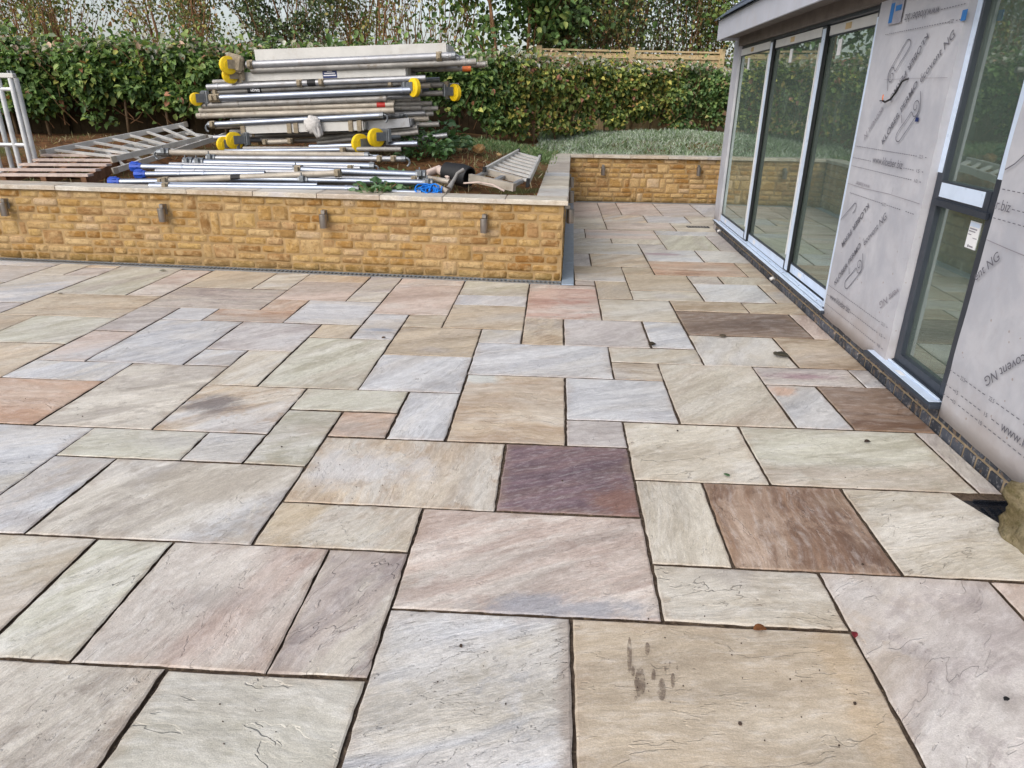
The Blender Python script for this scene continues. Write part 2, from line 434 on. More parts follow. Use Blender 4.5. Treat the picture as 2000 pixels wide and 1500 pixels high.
def slab_mesh(q, zt, th, cell=0.075, jit=0.003, riv=0.0025, seed=0.0, arris=0.0035, dark=True):
    """q: corners BL, BR, TR, TL in plan; a riven top, dressed edges"""
    q = [Vector((p[0], p[1], 0)) for p in q]
    w = ((q[1] - q[0]).length + (q[2] - q[3]).length) / 2
    d = ((q[3] - q[0]).length + (q[2] - q[1]).length) / 2
    def par(L):
        n = max(2, round(L / cell)); e = min(0.006 / max(L, 0.02), 0.2)
        return [0.0, e] + [e + (1 - 2 * e) * k / n for k in range(1, n)] + [1 - e, 1.0]
    us, vs_ = par(w), par(d)
    c = sum(q, Vector()) / 4
    ex, ey = (q[1] - q[0]).normalized(), (q[3] - q[0]).normalized()
    V, F = [], []
    nu, nv = len(us), len(vs_)
    for b, v in enumerate(vs_):
        for a, u in enumerate(us):
            p = (q[0] * (1 - u) + q[1] * u) * (1 - v) + (q[3] * (1 - u) + q[2] * u) * v
            s1 = noise.noise(Vector((p.x * 9 + seed, p.y * 9, seed))) * 0.6 + noise.noise(Vector((p.x * 37, p.y * 37 + seed, seed))) * 1.1
            if a in (0, nu - 1): p = p + ex * (s1 * jit * 1.6)
            if b in (0, nv - 1): p = p + ey * (s1 * jit * 1.6)
            rim = a in (0, nu - 1) or b in (0, nv - 1)
            z = noise.noise(Vector((p.x * 3.1 + seed, p.y * 3.1, 7 + seed))) * riv + noise.noise(Vector((p.x * 11, p.y * 11 + seed, 3))) * riv * 0.45
            V.append((p.x - c.x, p.y - c.y, zt + z - (arris if rim else 0)))
    for b in range(nv - 1):
        for a in range(nu - 1):
            i = b * nu + a
            F.append((i, i + 1, i + nu + 1, i + nu))
    ring = list(range(nu)) + [b * nu + nu - 1 for b in range(1, nv)] + [(nv - 1) * nu + a for a in range(nu - 2, -1, -1)] + [b * nu for b in range(nv - 2, 0, -1)]
    base = len(V)
    for i in ring: V.append((V[i][0], V[i][1], zt - th))
    n = len(ring)
    for k in range(n):
        k2 = (k + 1) % n
        F.append((ring[k2], ring[k], base + k, base + k2))
    me = mesh_from(V, F)
    me.polygons.foreach_set('use_smooth', [True] * len(me.polygons))
    me.set_sharp_from_angle(angle=R(22))
    me.materials.append(M_SLAB)
    if dark:
        me.materials.append(M_BED)
        nf = len(me.polygons)
        me.polygons.foreach_set('material_index', [0] * (nf - n) + [1] * n)
    return me, c
def stone_look(o, code, ang=None, vein=None, blot=None, stain=None, k=0.97):
    a, b, c = PAL[code]
    j = lambda t: tuple(min(1.0, x * k * f) for x, f in zip(lin(t), [rnd.uniform(0.93, 1.07)] * 3))
    o['ca'], o['cb'], o['cc'] = j(a), j(b), j(c)
    o['cd'] = tuple(x * .62 for x in j(b))
    e_ = rnd.choice([(214, 209, 200), (206, 198, 182), (208, 208, 210), (200, 186, 170), (186, 178, 170)]) if code not in 'UBD' else rnd.choice([(140, 118, 104), (150, 130, 116)])
    o['ce'] = tuple(x * k for x in lin(e_))
    o['vf'] = float(rnd.choice([.55, .7, .85, 1.0, 1.2, 1.5]))
    o['crk'] = float(rnd.choice([0, 0, 0, .12, .5]))
    o['seed'] = (rnd.uniform(-50, 50), rnd.uniform(-50, 50), rnd.uniform(-9, 9))
    o['ang'] = -float(rnd.uniform(0.2, 1.2) if ang is None else abs(R(ang)))
    o['vein'] = float(rnd.uniform(0.5, 0.95) if vein is None else min(1.0, vein + .2))
    o['blot'] = float(rnd.uniform(0.35, 0.85) if blot is None else min(1.0, blot + .2))
    if stain is None and rnd.random() < 0.35:
        stain = (rnd.uniform(-.25, .25), rnd.uniform(-.25, .25), rnd.uniform(.06, .2), rnd.uniform(.04, .12), rnd.choice([(160, 140, 120), (176, 172, 176), (150, 140, 136), (214, 208, 200)]), rnd.uniform(.25, .55))
    sx, sy, rx, ry, sc_, al = stain or (0, 0, .1, .1, (128, 128, 128), 0.0)
    o['stp'] = (float(sx), float(sy), 0.0)
    o['str'] = (1.0 / rx, 1.0 / ry, 0.0)
    o['stc'] = lin(sc_)
    o['sta'] = float(al)

SL = [  # columns i0-i1, rows j0-j1 of the 305 mm module, kind, {vein angle in degrees, strengths, stain}
 (-4, -1, 8, 10, 'H', dict(ang=80, vein=.5, blot=1, stain=(-.18, 0, .26, .17, (208, 206, 206), .7))),
 (-1, 1, 8, 10, 'U', dict(ang=-25, vein=.6, blot=.1, stain=(.22, -.2, .13, .16, (146, 108, 90), .6))),
 (-2, 0, 10, 13, 'H', dict(ang=-6, vein=1, blot=.35, stain=(-.24, .4, .17, .12, (204, 206, 202), .9))), (0, 2, 11, 13, 'W', dict(ang=-25, vein=.55, blot=.1)),
 (0, 1, 10, 11, 'L', {}), (-3, -2, 10, 12, 'W', dict(ang=70, vein=.5)), (-4, -3, 10, 11, 'O', dict(ang=-35, vein=.6, blot=.5)), (-5, -3, 11, 12, 'G', dict(vein=.25, blot=.2)),
 (-4, -2, 12, 14, 'W', dict(vein=.25, blot=.25, stain=(.17, -.2, .1, .05, (160, 158, 160), .5))), (-4, -2, 14, 16, 'Y', dict(ang=-30, vein=.7)), (-6, -4, 12, 15, 'G', dict(ang=-55, vein=.7, blot=.2)),
 (-2, 1, 13, 15, 'W', dict(ang=-28, vein=.6, blot=.2)), (-2, -1, 15, 16, 'W', dict(vein=.3)), (-1, 0, 15, 17, 'T', dict(ang=-40, vein=.9, blot=.8)), (0, 2, 15, 17, 'L', dict(blot=.5)),
 (-4, -3, 16, 17, 'T', dict(ang=0)), (-3, -1, 16, 18, 'T', dict(ang=-25, vein=.8, blot=.5)), (-3, -1, 18, 19, 'W', {}), (-3, -1, 19, 22, 'G', dict(ang=-35, vein=.8)),
 (-1, 1, 17, 20, 'R', dict(ang=-10, vein=.9, blot=.8)), (-1, 1, 20, 22, 'P', {}), (-5, -3, 17, 20, 'P', dict(ang=-30, vein=.5)), (-5, -3, 20, 22, 'P', {}), (-6, -5, 19, 22, 'L', {}),
 (-6, -5, 18, 19, 'C', {}), (-7, -5, 16, 18, 'W', dict(ang=0, vein=.3)), (-5, -4, 15, 17, 'W', dict(ang=-10, vein=.3, stain=(0, -.1, .13, .04, (150, 158, 172), .8))), (-6, -5, 15, 16, 'T', dict(ang=-45)),
 (1, 3, 14, 15, 'C', dict(vein=.3)), (1, 2, 13, 14, 'T', dict(ang=0, vein=.7)), (-5, -3, 5, 7, 'P', dict(ang=74, vein=.75, blot=.25)), (-6, -5, 5, 7, 'G', dict(ang=58, vein=1, blot=.5)),
 (-7, -4, 7, 9, 'K', dict(ang=-60, vein=.45, blot=.9, stain=(.12, .12, .3, .16, (178, 168, 154), .7))), (-2, 1, 6, 8, 'P', dict(ang=28, vein=.5, blot=.75, stain=(.16, -.27, .34, .075, (158, 160, 168), .75))),
 (-2, 0, 3, 6, 'W', dict(ang=24, vein=.55, blot=.35, stain=(.3, .1, .045, .5, (158, 146, 136), .8))), (-3, -2, 5, 7, 'S', dict(ang=60, vein=1, blot=.6)), (-4, -2, 7, 8, 'C', dict(ang=-55, vein=.6, blot=1, stain=(-.2, 0, .1, .2, (200, 176, 140), .45))),
 (0, 3, 3, 6, 'Y', dict(ang=6, vein=.3, blot=.2, stain=(.36, 0, .05, .6, (186, 158, 120), .3))), (1, 3, 6, 7, 'C', dict(ang=-8, vein=.7, blot=.5)), (1, 2, 7, 9, 'C', dict(ang=84, vein=.3, blot=.2)),
 (2, 4, 7, 9, 'B', dict(ang=88, vein=.7, blot=.8)), (4, 7, 7, 9, 'C', dict(ang=-20, vein=.3, blot=.6)), (3, 5, 4, 7, 'L', dict(ang=40, vein=.5, blot=.9)), (5, 7, 5, 7, 'P', {}), (1, 3, 9, 11, 'C', dict(ang=30, vein=.3, blot=.5)),
 (3, 6, 9, 11, 'G', dict(ang=-12, vein=.5, blot=.4)), (6, 8, 9, 11, 'L', {}), (5, 8, 11, 13, 'B', dict(ang=-12, vein=.8, blot=.2)), (4, 5, 11, 13, 'W', dict(ang=40, vein=.2, blot=.1, stain=(-.08, .22, .1, .08, (206, 172, 150), .8))),
 (2, 4, 11, 14, 'C', dict(ang=45, vein=.15, blot=.3)), (4, 6, 13, 14, 'L', dict(ang=-14, vein=.6, stain=(0, 0, .25, .06, (158, 128, 136), .75))), (6, 8, 13, 14, 'L', {}), (3, 5, 14, 16, 'C', dict(vein=.2, blot=.3)),
 (5, 8, 14, 16, 'T', dict(ang=-15, vein=1, blot=.3)), (3, 6, 16, 18, 'D', dict(ang=-16, vein=.6, blot=.2)), (6, 8, 16, 18, 'P', {}), (2, 3, 15, 17, 'W', dict(ang=-30)), (3, 5, 18, 19, 'T', dict(ang=-10)),
 (5, 8, 18, 19, 'T', {}), (1, 3, 17, 19, 'C', dict(ang=-25)), (4, 6, 19, 21, 'W', dict(vein=.2, blot=.1)), (6, 8, 19, 21, 'T', {}), (2, 4, 19, 20, 'C', dict(vein=.2)), (1, 2, 19, 21, 'Y', dict(vein=.3)),
 (2, 4, 20, 22, 'Y', dict(ang=-20, vein=.6)), (4, 5, 21, 22, 'S', dict(ang=-40, vein=1)), (5, 8, 21, 22, 'C', {}), (0, 2, 21, 23, 'Y', dict(vein=.3)), (2, 3, 22, 23, 'T', dict(ang=-40, vein=.9)),
 (3, 6, 22, 24, 'O', dict(ang=0, vein=.6, blot=.9)), (6, 8, 22, 24, 'Y', {}), (0, 1, 23, 25, 'L', {}), (1, 3, 23, 25, 'H', dict(vein=.3)), (3, 5, 24, 26, 'W', dict(vein=.3, stain=(-.1, .05, .24, .07, (168, 142, 152), .8))),
 (5, 8, 24, 26, 'W', dict(vein=.2)), (0, 3, 25, 27, 'C', {}), (3, 4, 26, 27, 'L', {}), (4, 6, 26, 29, 'G', {}), (6, 8, 26, 29, 'L', {}), (0, 2, 27, 28, 'C', {}), (2, 4, 27, 28, 'C', {}), (0, 1, 28, 30, 'W', {}),
 (1, 4, 28, 30, 'P', dict(ang=0)), (4, 8, 29, 30, 'W', {}), (0, 2, 30, 33, 'C', {}), (2, 5, 30, 32, 'P', dict(ang=0, vein=.7)), (2, 4, 32, 34, 'H', {}), (0, 2, 33, 38, 'P', {}), (2, 3, 34, 38, 'P', {}), (3, 5, 34, 38, 'P', dict(blot=.8)),
 (5, 7, 30, 32, 'C', {}), (4, 6, 32, 34, 'W', {}), (5, 7, 34, 38, 'L', {}), (6, 8, 32, 34, 'C', {}), (7, 9, 34, 38, 'W', {}), (7, 9, 30, 32, 'C', {}),
 (-12, -9, 10, 12, 'O', dict(ang=0, vein=.5, blot=.6)), (-9, -7, 10, 13, 'K', dict(ang=30, vein=.5, blot=.9)), (-7, -5, 10, 12, 'H', dict(ang=40, vein=.5, blot=.7, stain=(-.12, .02, .2, .12, (126, 118, 116), .9))),
 (-7, -6, 12, 14, 'C', dict(ang=60)), (-8, -7, 13, 14, 'W', {}), (-8, -6, 14, 16, 'L', dict(ang=40, vein=.9)), (-10, -8, 13, 16, 'W', dict(ang=50, vein=.7, blot=.6)), (-11, -10, 13, 15, 'P', dict(vein=.2, blot=.2)),
 (-11, -9, 12, 13, 'W', {}), (-13, -11, 12, 14, 'H', dict(vein=.2)), (-13, -11, 14, 16, 'G', {}), (-14, -11, 16, 18, 'T', dict(ang=-10, vein=.7)), (-15, -14, 16, 17, 'L', {}), (-11, -10, 15, 17, 'L', {}),
 (-10, -9, 16, 17, 'W', dict(vein=.1, blot=.1)), (-9, -7, 16, 17, 'O', dict(ang=0, vein=.6)), (-11, -8, 17, 19, 'S', dict(ang=0, vein=.8)), (-8, -7, 17, 18, 'O', {}), (-8, -6, 18, 20, 'P', dict(vein=.3)), (-8, -6, 20, 23, 'H', {}),
 (-9, -8, 19, 23, 'C', {}), (-11, -9, 19, 23, 'Y', {}), (-12, -11, 18, 21, 'P', {}), (-14, -12, 18, 23, 'G', {}), (-16, -14, 17, 20, 'W', {}), (-10, -8, 7, 10, 'W', {}), (-8, -6, 9, 10, 'G', dict(ang=20)), (-6, -5, 9, 10, 'W', {}),
 (-8, -7, 7, 9, 'W', dict(ang=55, vein=.8)), (-5, -4, 9, 11, 'G', dict(ang=25, vein=.6, blot=.7)), (-8, -6, 5, 7, 'C', dict(ang=30, vein=.6, blot=.8)), (-7, -4, 3, 5, 'K', dict(ang=-65, vein=.6, blot=1)), (-4, -2, 3, 5, 'G', dict(ang=4, vein=.35, blot=.15))]
occ = {}
for s_ in SL:
    for i in range(s_[0], s_[1]):
        for j in range(s_[2], s_[3]): occ[(i, j)] = 1
for j in range(-5, 38):                       # the rest of the floor, outside the picture or in its far corners
    for i in range(-20, 9):
        if (i, j) in occ or (i < 0 and j > 23): continue
        for (w, d) in rnd.sample([(3, 2), (2, 3), (2, 2), (2, 1), (1, 2), (1, 1)], 5) + [(1, 1)]:
            cells = [(i + a, j + b) for a in range(w) for b in range(d)]
            if all(c not in occ and c[0] < 9 and c[1] < 38 for c in cells): break
        for c in cells: occ[c] = 1
        SL.append((i, i + w, j, j + d, rnd.choice('WWCCCGPHTLLYS'), {}))
EXTRA = [[0.225, 6.335], [GX(1) - .005, 6.335], [GX(1) - .005, GY(21) - .005], [0.225, GY(21) - .005]]
patio = link('patio', MB().box(-12, 3.2, -3, 14, -0.3, -0.0135).build('tmp', None).data, M_BED)
bpy.data.objects.remove(bpy.data.objects['tmp'])
patio['kind'] = 'structure'
patio['label'] = 'patio of mixed pale sandstone slabs with dark recessed joints'
DRAIN = 0.13
def drip_mat():
    t = NT('drying mud drip')
    t.t.nodes.remove(t.p)
    d = t.n('BsdfDiffuse', {'Color': lin4((104, 88, 78))})
    tr = t.n('BsdfTransparent')
    f = t.math('MULTIPLY', t.ramp(t.noise(t.obj(), 60, 4, 0.7), 0.3, 0.6), 0.55)
    t.t.links.new(t.n('MixShader', {0: f, 1: tr.outputs[0], 2: d.outputs[0]}).outputs[0], t.out.inputs[0])
    return t.m
M_DRIP = drip_mat()
for n_, (i0, i1, j0, j1, code, kw) in enumerate(SL):
    g = rnd.uniform(0.004, 0.0075)
    x0, x1, y0, y1 = GX(i0) + g, GX(i1) - g, GY(j0) + g, GY(j1) - g
    q = [[x0, y0], [x1, y0], [x1, y1], [x0, y1]]
    if i0 < 0 and j1 > 19:                    # cut to the drain in front of the wall
        lim = lambda x: wall_y(x) - DRAIN - 0.006
        q[2][1], q[3][1] = min(y1, lim(q[2][0])), min(y1, lim(q[3][0]))
    if i0 >= 0 and j0 >= 20:
        lo = 0.225
        q[0][0], q[3][0] = max(q[0][0], lo), max(q[3][0], lo)
    for k in (1, 2):                           # cut to the house
        q[k][0] = min(q[k][0], house_x(q[k][1]) - 0.008) if q[k][1] < 9.75 else q[k][0]
    if j1 >= 36:
        q[2][1] = q[3][1] = BACK_Y - 0.09
    if i0 == 4 and j0 == 7:                    # cut round the gully by the boulder
        q[1][0], q[2][0] = 2.03, 1.80
    if q[2][0] - q[3][0] < 0.03 or q[2][1] - q[1][1] < 0.03 or q[1][0] - q[0][0] < 0.03: continue
    near = (q[0][1] < 5)
    me, c = slab_mesh(q, rnd.uniform(-0.0015, 0.0015), 0.026, (0.034 if q[0][1] < 3.2 else 0.06) if near else 0.12, 0.0027, 0.0028, n_ * 3.7)
    o = link('paving_slab', me, M_SLAB, patio)
    o.location = (c.x, c.y, 0)
    o.rotation_euler = (rnd.uniform(-.002, .002), rnd.uniform(-.002, .002), 0)
    stone_look(o, code, **kw)
    if (i0, i1, j0) == (0, 3, 3):              # muddy water dripped on the big tan slab
        for (u, v, w_, l_) in ((1655, 870, 13, 100), (1755, 835, 13, 38), (1675, 960, 11, 30), (1715, 1020, 30, 80), (1790, 985, 12, 38), (1835, 1065, 22, 66), (1897, 1010, 12, 42), (1855, 935, 7, 26), (1880, 915, 5, 10), (1922, 940, 6, 12), (1690, 1110, 10, 12)):
            P_ = []
            for k in range(18):
                t_ = k / 18 * 6.2832
                rr = 1 + .22 * noise.noise(Vector((math.cos(t_) * 1.5, math.sin(t_) * 1.5, u)))
                g_ = at_z(650 + (u + math.cos(t_) * w_ * rr) / 2.857, 975 + (v + math.sin(t_) * l_ * rr) / 2.857, 0.0045)
                P_.append(g_ - Vector((c.x, c.y, 0)))
            link('drip_mark', mesh_from(P_, [tuple(range(17, -1, -1))]), M_DRIP, o)

me, c = slab_mesh(EXTRA, 0, 0.026, 0.1)
o = link('paving_slab', me, M_SLAB, patio); o.location = (c.x, c.y, 0); stone_look(o, 'P')

# ------------------------------------------------------------------ stone walls of the raised bed
WALL_H, COPE_T = 0.708, 0.042
def courses(L, H, r, unit=0.0755, wmin=0.12, wmax=0.31):
    rows = max(2, round(H / unit))
    rh = H / rows
    ends = [r.uniform(-0.12, 0.0) for _ in range(rows)]
    last = [None] * rows
    out = []
    while min(ends) < L:
        i = min(range(rows), key=lambda k: ends[k])
        k = 1
        pr = r.random()
        if i + 1 < rows and abs(ends[i + 1] - ends[i]) < 0.06 and pr < 0.26: k = 2
        if k == 2 and i + 2 < rows and abs(ends[i + 2] - ends[i]) < 0.06 and pr < 0.07: k = 3
        x0 = max(ends[i:i + k])
        for a in range(i, i + k):
            if last[a] is not None and out[last[a]][1] < x0 and out[last[a]][4] == 1: out[last[a]][1] = x0
        w = r.uniform(wmin, wmax) if k == 1 else (r.uniform(0.12, 0.26) if k == 2 and r.random() < 0.78 else r.uniform(0.08, 0.12))
        out.append([x0, x0 + w, i * rh, (i + k) * rh, k])
        for a in range(i, i + k):
            ends[a] = x0 + w
            last[a] = len(out) - 1
    return out
def stone_piece(w, h, r):
    """one rough-faced stone, face towards -y, middle of the face at the origin"""
    nu, nv = max(5, min(12, round(w / 0.02))), max(5, min(9, round(h / 0.014)))
    sd_ = r.uniform(0, 99)
    V, F = [], []
    cr = r.uniform(0.006, 0.017)
    for b in range(nv + 1):
        for a in range(nu + 1):
            u, v = a / nu * 2 - 1, b / nv * 2 - 1
            px_, pz = u * w / 2, v * h / 2
            dx, dz = w / 2 - abs(px_), h / 2 - abs(pz)
            if dx < cr and dz < cr:            # rounded corners of the outline
                l = math.hypot(cr - dx, cr - dz)
                if l > cr:
                    f = cr / l
                    px_ = math.copysign(w / 2 - cr + (cr - dx) * f, u)
                    pz = math.copysign(h / 2 - cr + (cr - dz) * f, v)
            e = min(dx, dz)
            rim = e < 1e-6
            n1 = noise.noise(Vector((px_ * 13 + sd_, pz * 13, sd_)))
            n2 = noise.noise(Vector((px_ * 45 + sd_, pz * 45, sd_ + 5)))
            n3 = noise.noise(Vector((px_ * 95 + sd_, pz * 95, sd_ + 9)))
            y = 0.0145 if rim else -0.003 - n1 * 0.007 - n2 * 0.006 - n3 * 0.004
            if rim:
                px_ += n2 * 0.005; pz += n1 * 0.005
            V.append((px_, y, pz))
    for b in range(nv):
        for a in range(nu):
            i = b * (nu + 1) + a
            F.append((i, i + 1, i + nu + 2, i + nu + 1))
    return mesh_from(V, F, True)
def stone_wall(label, p, q, seed, back=0.25, wmin=0.12, wmax=0.31, unit=0.0755, inset=0.0):
    """face runs p -> q, looking out to the right-hand side seen from above"""
    p, q = Vector(p), Vector(q)
    L = (q - p).length
    ang = math.atan2(q.y - p.y, q.x - p.x)
    w = thing('stone_retaining_wall', label, 'wall', (p.x, p.y, 0), ang, 'stone walls of the raised bed')
    MB().box(inset, L, 0.0105, back, -0.05, WALL_H - 0.004).build('mortar_core', M_MORTAR, w)
    r = random.Random(seed)
    for (x0, x1, z0, z1, k) in courses(L, WALL_H - 0.008, r, unit, wmin, wmax):
        x0, x1 = max(x0, 0.004), min(x1, L - 0.002)
        if x1 - x0 < 0.03: continue
        g = r.uniform(0.004, 0.008)
        zz0, zz1 = z0 + g + r.uniform(-.004, .004), z1 - g + r.uniform(-.004, .004)
        o = link('stone', stone_piece(x1 - x0 - 2 * g, zz1 - zz0, r), M_STONE, w)
        o.location = ((x0 + x1) / 2, r.uniform(-0.006, 0.004), (zz0 + zz1) / 2)
        o.rotation_euler = (r.uniform(-.02, .02), r.uniform(-.012, .012), r.uniform(-.02, .02))
    return w
w_front = stone_wall('long ochre stone wall in front with four steel lights on its face', (-7.0, wall_y(-7.0)), (0.086, wall_y(0.086)), 3)
w_side = stone_wall('side wall running back from the corner beside the pale channel lid', (0.086, wall_y(0.086)), (0.20, BACK_Y), 8, 0.25, 0.16, 0.36, 0.095, 0.06)
w_back = stone_wall('low ochre stone wall at the far end of the patio with two steel lights', (0.20, BACK_Y), (4.2, BACK_Y + 0.06), 21, 0.25)
def coping(wall, q, code):
    me, c = slab_mesh(q, 0, COPE_T, 0.1, 0.0035, 0.002, rnd.uniform(0, 99), 0.006, False)
    o = link('coping_stone', me, M_SLAB, wall)
    inv = wall.matrix_basis.inverted() if False else Matrix.Rotation(-wall.rotation_euler[2], 4, 'Z') @ Matrix.Translation(-Vector(wall.location))
    pos = inv @ Vector((c.x, c.y, WALL_H + 0.042 - 0.002))
    o.location = pos
    o.rotation_euler = (rnd.uniform(-.003, .003), rnd.uniform(-.003, .003), -wall.rotation_euler[2])
    stone_look(o, code, ang=rnd.uniform(-20, 20), vein=rnd.uniform(.2, .5), blot=rnd.uniform(.2, .5), k=0.9)
# front coping, joints as in the picture
CJ = [-7.0, -6.05] + [at_z(px, py, 0.75).x for px, py in ((84, 366), (210, 371), (337, 376), (465, 382), (593, 387), (722, 391), (851, 395), (981, 399))]
CJ.append(0.125)
fy = lambda x: wall_y(x) - 0.032
for a, b in zip(CJ[:-1], CJ[1:]):
    coping(w_front, [(a + .003, fy(a)), (b - .003, fy(b)), (b - .003, fy(b) + 0.30), (a + .003, fy(a) + 0.30)], rnd.choice('CCCTY'))
sx = lambda y: 0.125 + (y - 6.4) * 0.0205
yy = [fy(0) + 0.304, 7.55, 8.55, 9.0, 10.7, BACK_Y + 0.27]
for a, b, c in zip(yy[:-1], yy[1:], 'CCWLC'):
    coping(w_side, [(sx(a) - .30, a + .003), (sx(a), a + .003), (sx(b), b - .003), (sx(b) - .30, b - .003)], c)
xs = [sx(BACK_Y), 0.62, 1.22, 1.84, 2.47, 3.1, 3.7, 4.2]
for a, b in zip(xs[:-1], xs[1:]):
    coping(w_back, [(a + .004, BACK_Y - .032), (b - .004, BACK_Y - .032), (b - .004, BACK_Y + .27), (a + .004, BACK_Y + .27)], rnd.choice('CCY'))

# ------------------------------------------------------------------ drains
def drain(label, p, q, width, pitch=0.042):
    p, q = Vector(p), Vector(q)
    L = (q - p).length
    t = thing('channel_drain', label, 'drain', (p.x, p.y, 0), math.atan2(q.y - p.y, q.x - p.x), 'slotted drains along the walls')
    MB().box(0, L, 0, width, -0.12, -0.0125).build('channel', M_BLACK, t)
    n = int(L / 1.0)
    for k in range(n + 1):                     # metre lengths of grating
        a, b = k * 1.0 + 0.002, min(L, (k + 1) * 1.0 - 0.002)
        if b - a < 0.05: continue
        m_ = MB().box(a, b, 0.004, 0.026, -0.03, 0.003).box(a, b, width - 0.026, width - 0.004, -0.03, 0.003)
        x = a + 0.006
        while x < b - 0.015:
            m_.box(x, x + 0.0145, 0.026, width - 0.026, -0.028, 0.002)
            x += pitch
        m_.build('grating', M_DRAIN, t)
    return t
drain('slotted galvanised drain along the foot of the long front wall', (-7.0, wall_y(-7.0) - DRAIN), (0.084, wall_y(0.084) - DRAIN), DRAIN - 0.002)
drain('thin slotted drain along the foot of the far wall', (0.36, BACK_Y - .085), (3.0, BACK_Y - .055), 0.08)
ch = thing('covered_channel', 'pale blue-grey metal channel lid running back beside the wall corner', 'drain', (0.089, wall_y(0.09) - DRAIN, 0))
MB().box(0, 0.122, 0, 5.6, -0.06, -0.006).build('tray', M_BLACK, ch)
mb = MB()
for k in range(6):
    y0 = k * 0.93
    o_ = MB().box(0.004, 0.118, y0 + 0.003, min(y0 + 0.927, 5.56), -0.006, 0.006, 0.003).build('lid_plate', M_FILMTRAY, ch)
    for e in range(int(0.9 / 0.06)):
        pass
ch.rotation_euler = (0, 0, -0.0205)
gb = thing('floor_gully', 'dark slot gully set in the paving by the far house corner', 'gully', (1.82, 9.62, 0))
MB().box(0, 0.30, 0, 0.13, -0.05, 0.004).build('gully_tray', M_BLACK, gb)
mb = MB()
for k in range(7): mb.box(0.01 + k * 0.04, 0.03 + k * 0.04, 0.01, 0.12, 0.004, 0.008)
mb.build('grate', M_TUBE_D, gb)
gg = thing('plastic_gully', 'open black plastic gully between slab, plinth and boulder', 'gully', (1.92, 2.6, 0))
MB().box(-0.14, 0.13, -0.24, 0.135, -0.03, -0.0115).build('gully_base', M_PLASTICPIPE, gg)
mb = MB()
ringp = [] and [Vector((0.02 + 0.10 * math.cos(t * math.pi / 12), 0.0 + 0.10 * math.sin(t * math.pi / 12), -0.006)) for t in range(25)]
mb.box(-0.04, 0.125, 0.12, 0.132, -0.0118, -0.002).box(0.113, 0.125, -0.2, 0.12, -0.0118, -0.002)
mb.build('gully_rim', M_PLASTICPIPE, gg)
mb = MB()
for k in range(6): mb.box(-0.07 + k * 0.034, -0.055 + k * 0.034, -0.075, 0.075, -0.011, -0.004)
mb.build('gully_grate', M_PLASTICPIPE, gg)

# ------------------------------------------------------------------ wall lights
def wall_light(pos, face, label):
    """face: rotation about z so that local -y looks away from the wall"""
    t = thing('wall_light', label, 'wall light', pos, face, 'steel cylinder wall lights')
    MB().box(-0.02, 0.02, -0.060, 0.004, 0.047, 0.082, 0.004).box(-0.022, 0.022, -0.012, 0.006, -0.02, 0.0815, 0.003).build('bracket', M_STEEL, t)
    mb = MB()
    mb.tube([(0, -0.062, -0.082), (0, -0.062, -0.078), (0, -0.062, 0.042), (0, -0.062, 0.046)], 0.036, 20, taper=[0.033, 0.036, 0.036, 0.032])
    mb.build('body', M_STEEL, t, auto=40)
    MB().tube([(0, -0.062, -0.0845), (0, -0.062, -0.0822)], 0.022, 14).build('lens', M_WHITE, t)
    MB().tube([(0, -0.05, 0.0822), (0, -0.05, 0.086)], 0.012, 10).build('top_screw', M_STEEL, t)
    return t
fa = w_front.rotation_euler[2]
for (px, py), lb in (((8, 405), 'steel cylinder light at the left edge on the long front wall'), ((317, 416), 'steel cylinder light on the front wall below the blue capped poles'),
                     ((632, 428), 'steel cylinder light on the front wall below the middle of the pole heap'), ((946, 437), 'steel cylinder light on the front wall nearest its corner')):
    x = at_y(px, py, 6.6).x
    for _ in range(4): x = at_y(px, py, wall_y(x) - 0.06).x
    p = at_y(px, py, wall_y(x) - 0.06)
    wall_light((x, wall_y(x) - 0.004, p.z), fa, lb)
for (px, py), lb in (((1178, 332), 'steel cylinder light on the far wall near its left end'), ((1365, 333), 'steel cylinder light on the far wall beside the house corner')):
    p = at_y(px, py, BACK_Y - 0.06)
    wall_light((p.x, BACK_Y - 0.002, p.z), 0, lb)
sa = w_side.rotation_euler[2]
for yq, zq, lb in ((6.62, 0.60, 'nearest of the three steel lights on the side wall'), (8.0, 0.60, 'middle of the three steel lights on the side wall'), (9.45, 0.60, 'farthest of the three steel lights on the side wall')):
    wall_light((0.089 + (yq - 6.45) * 0.0205, yq, zq), sa, lb)
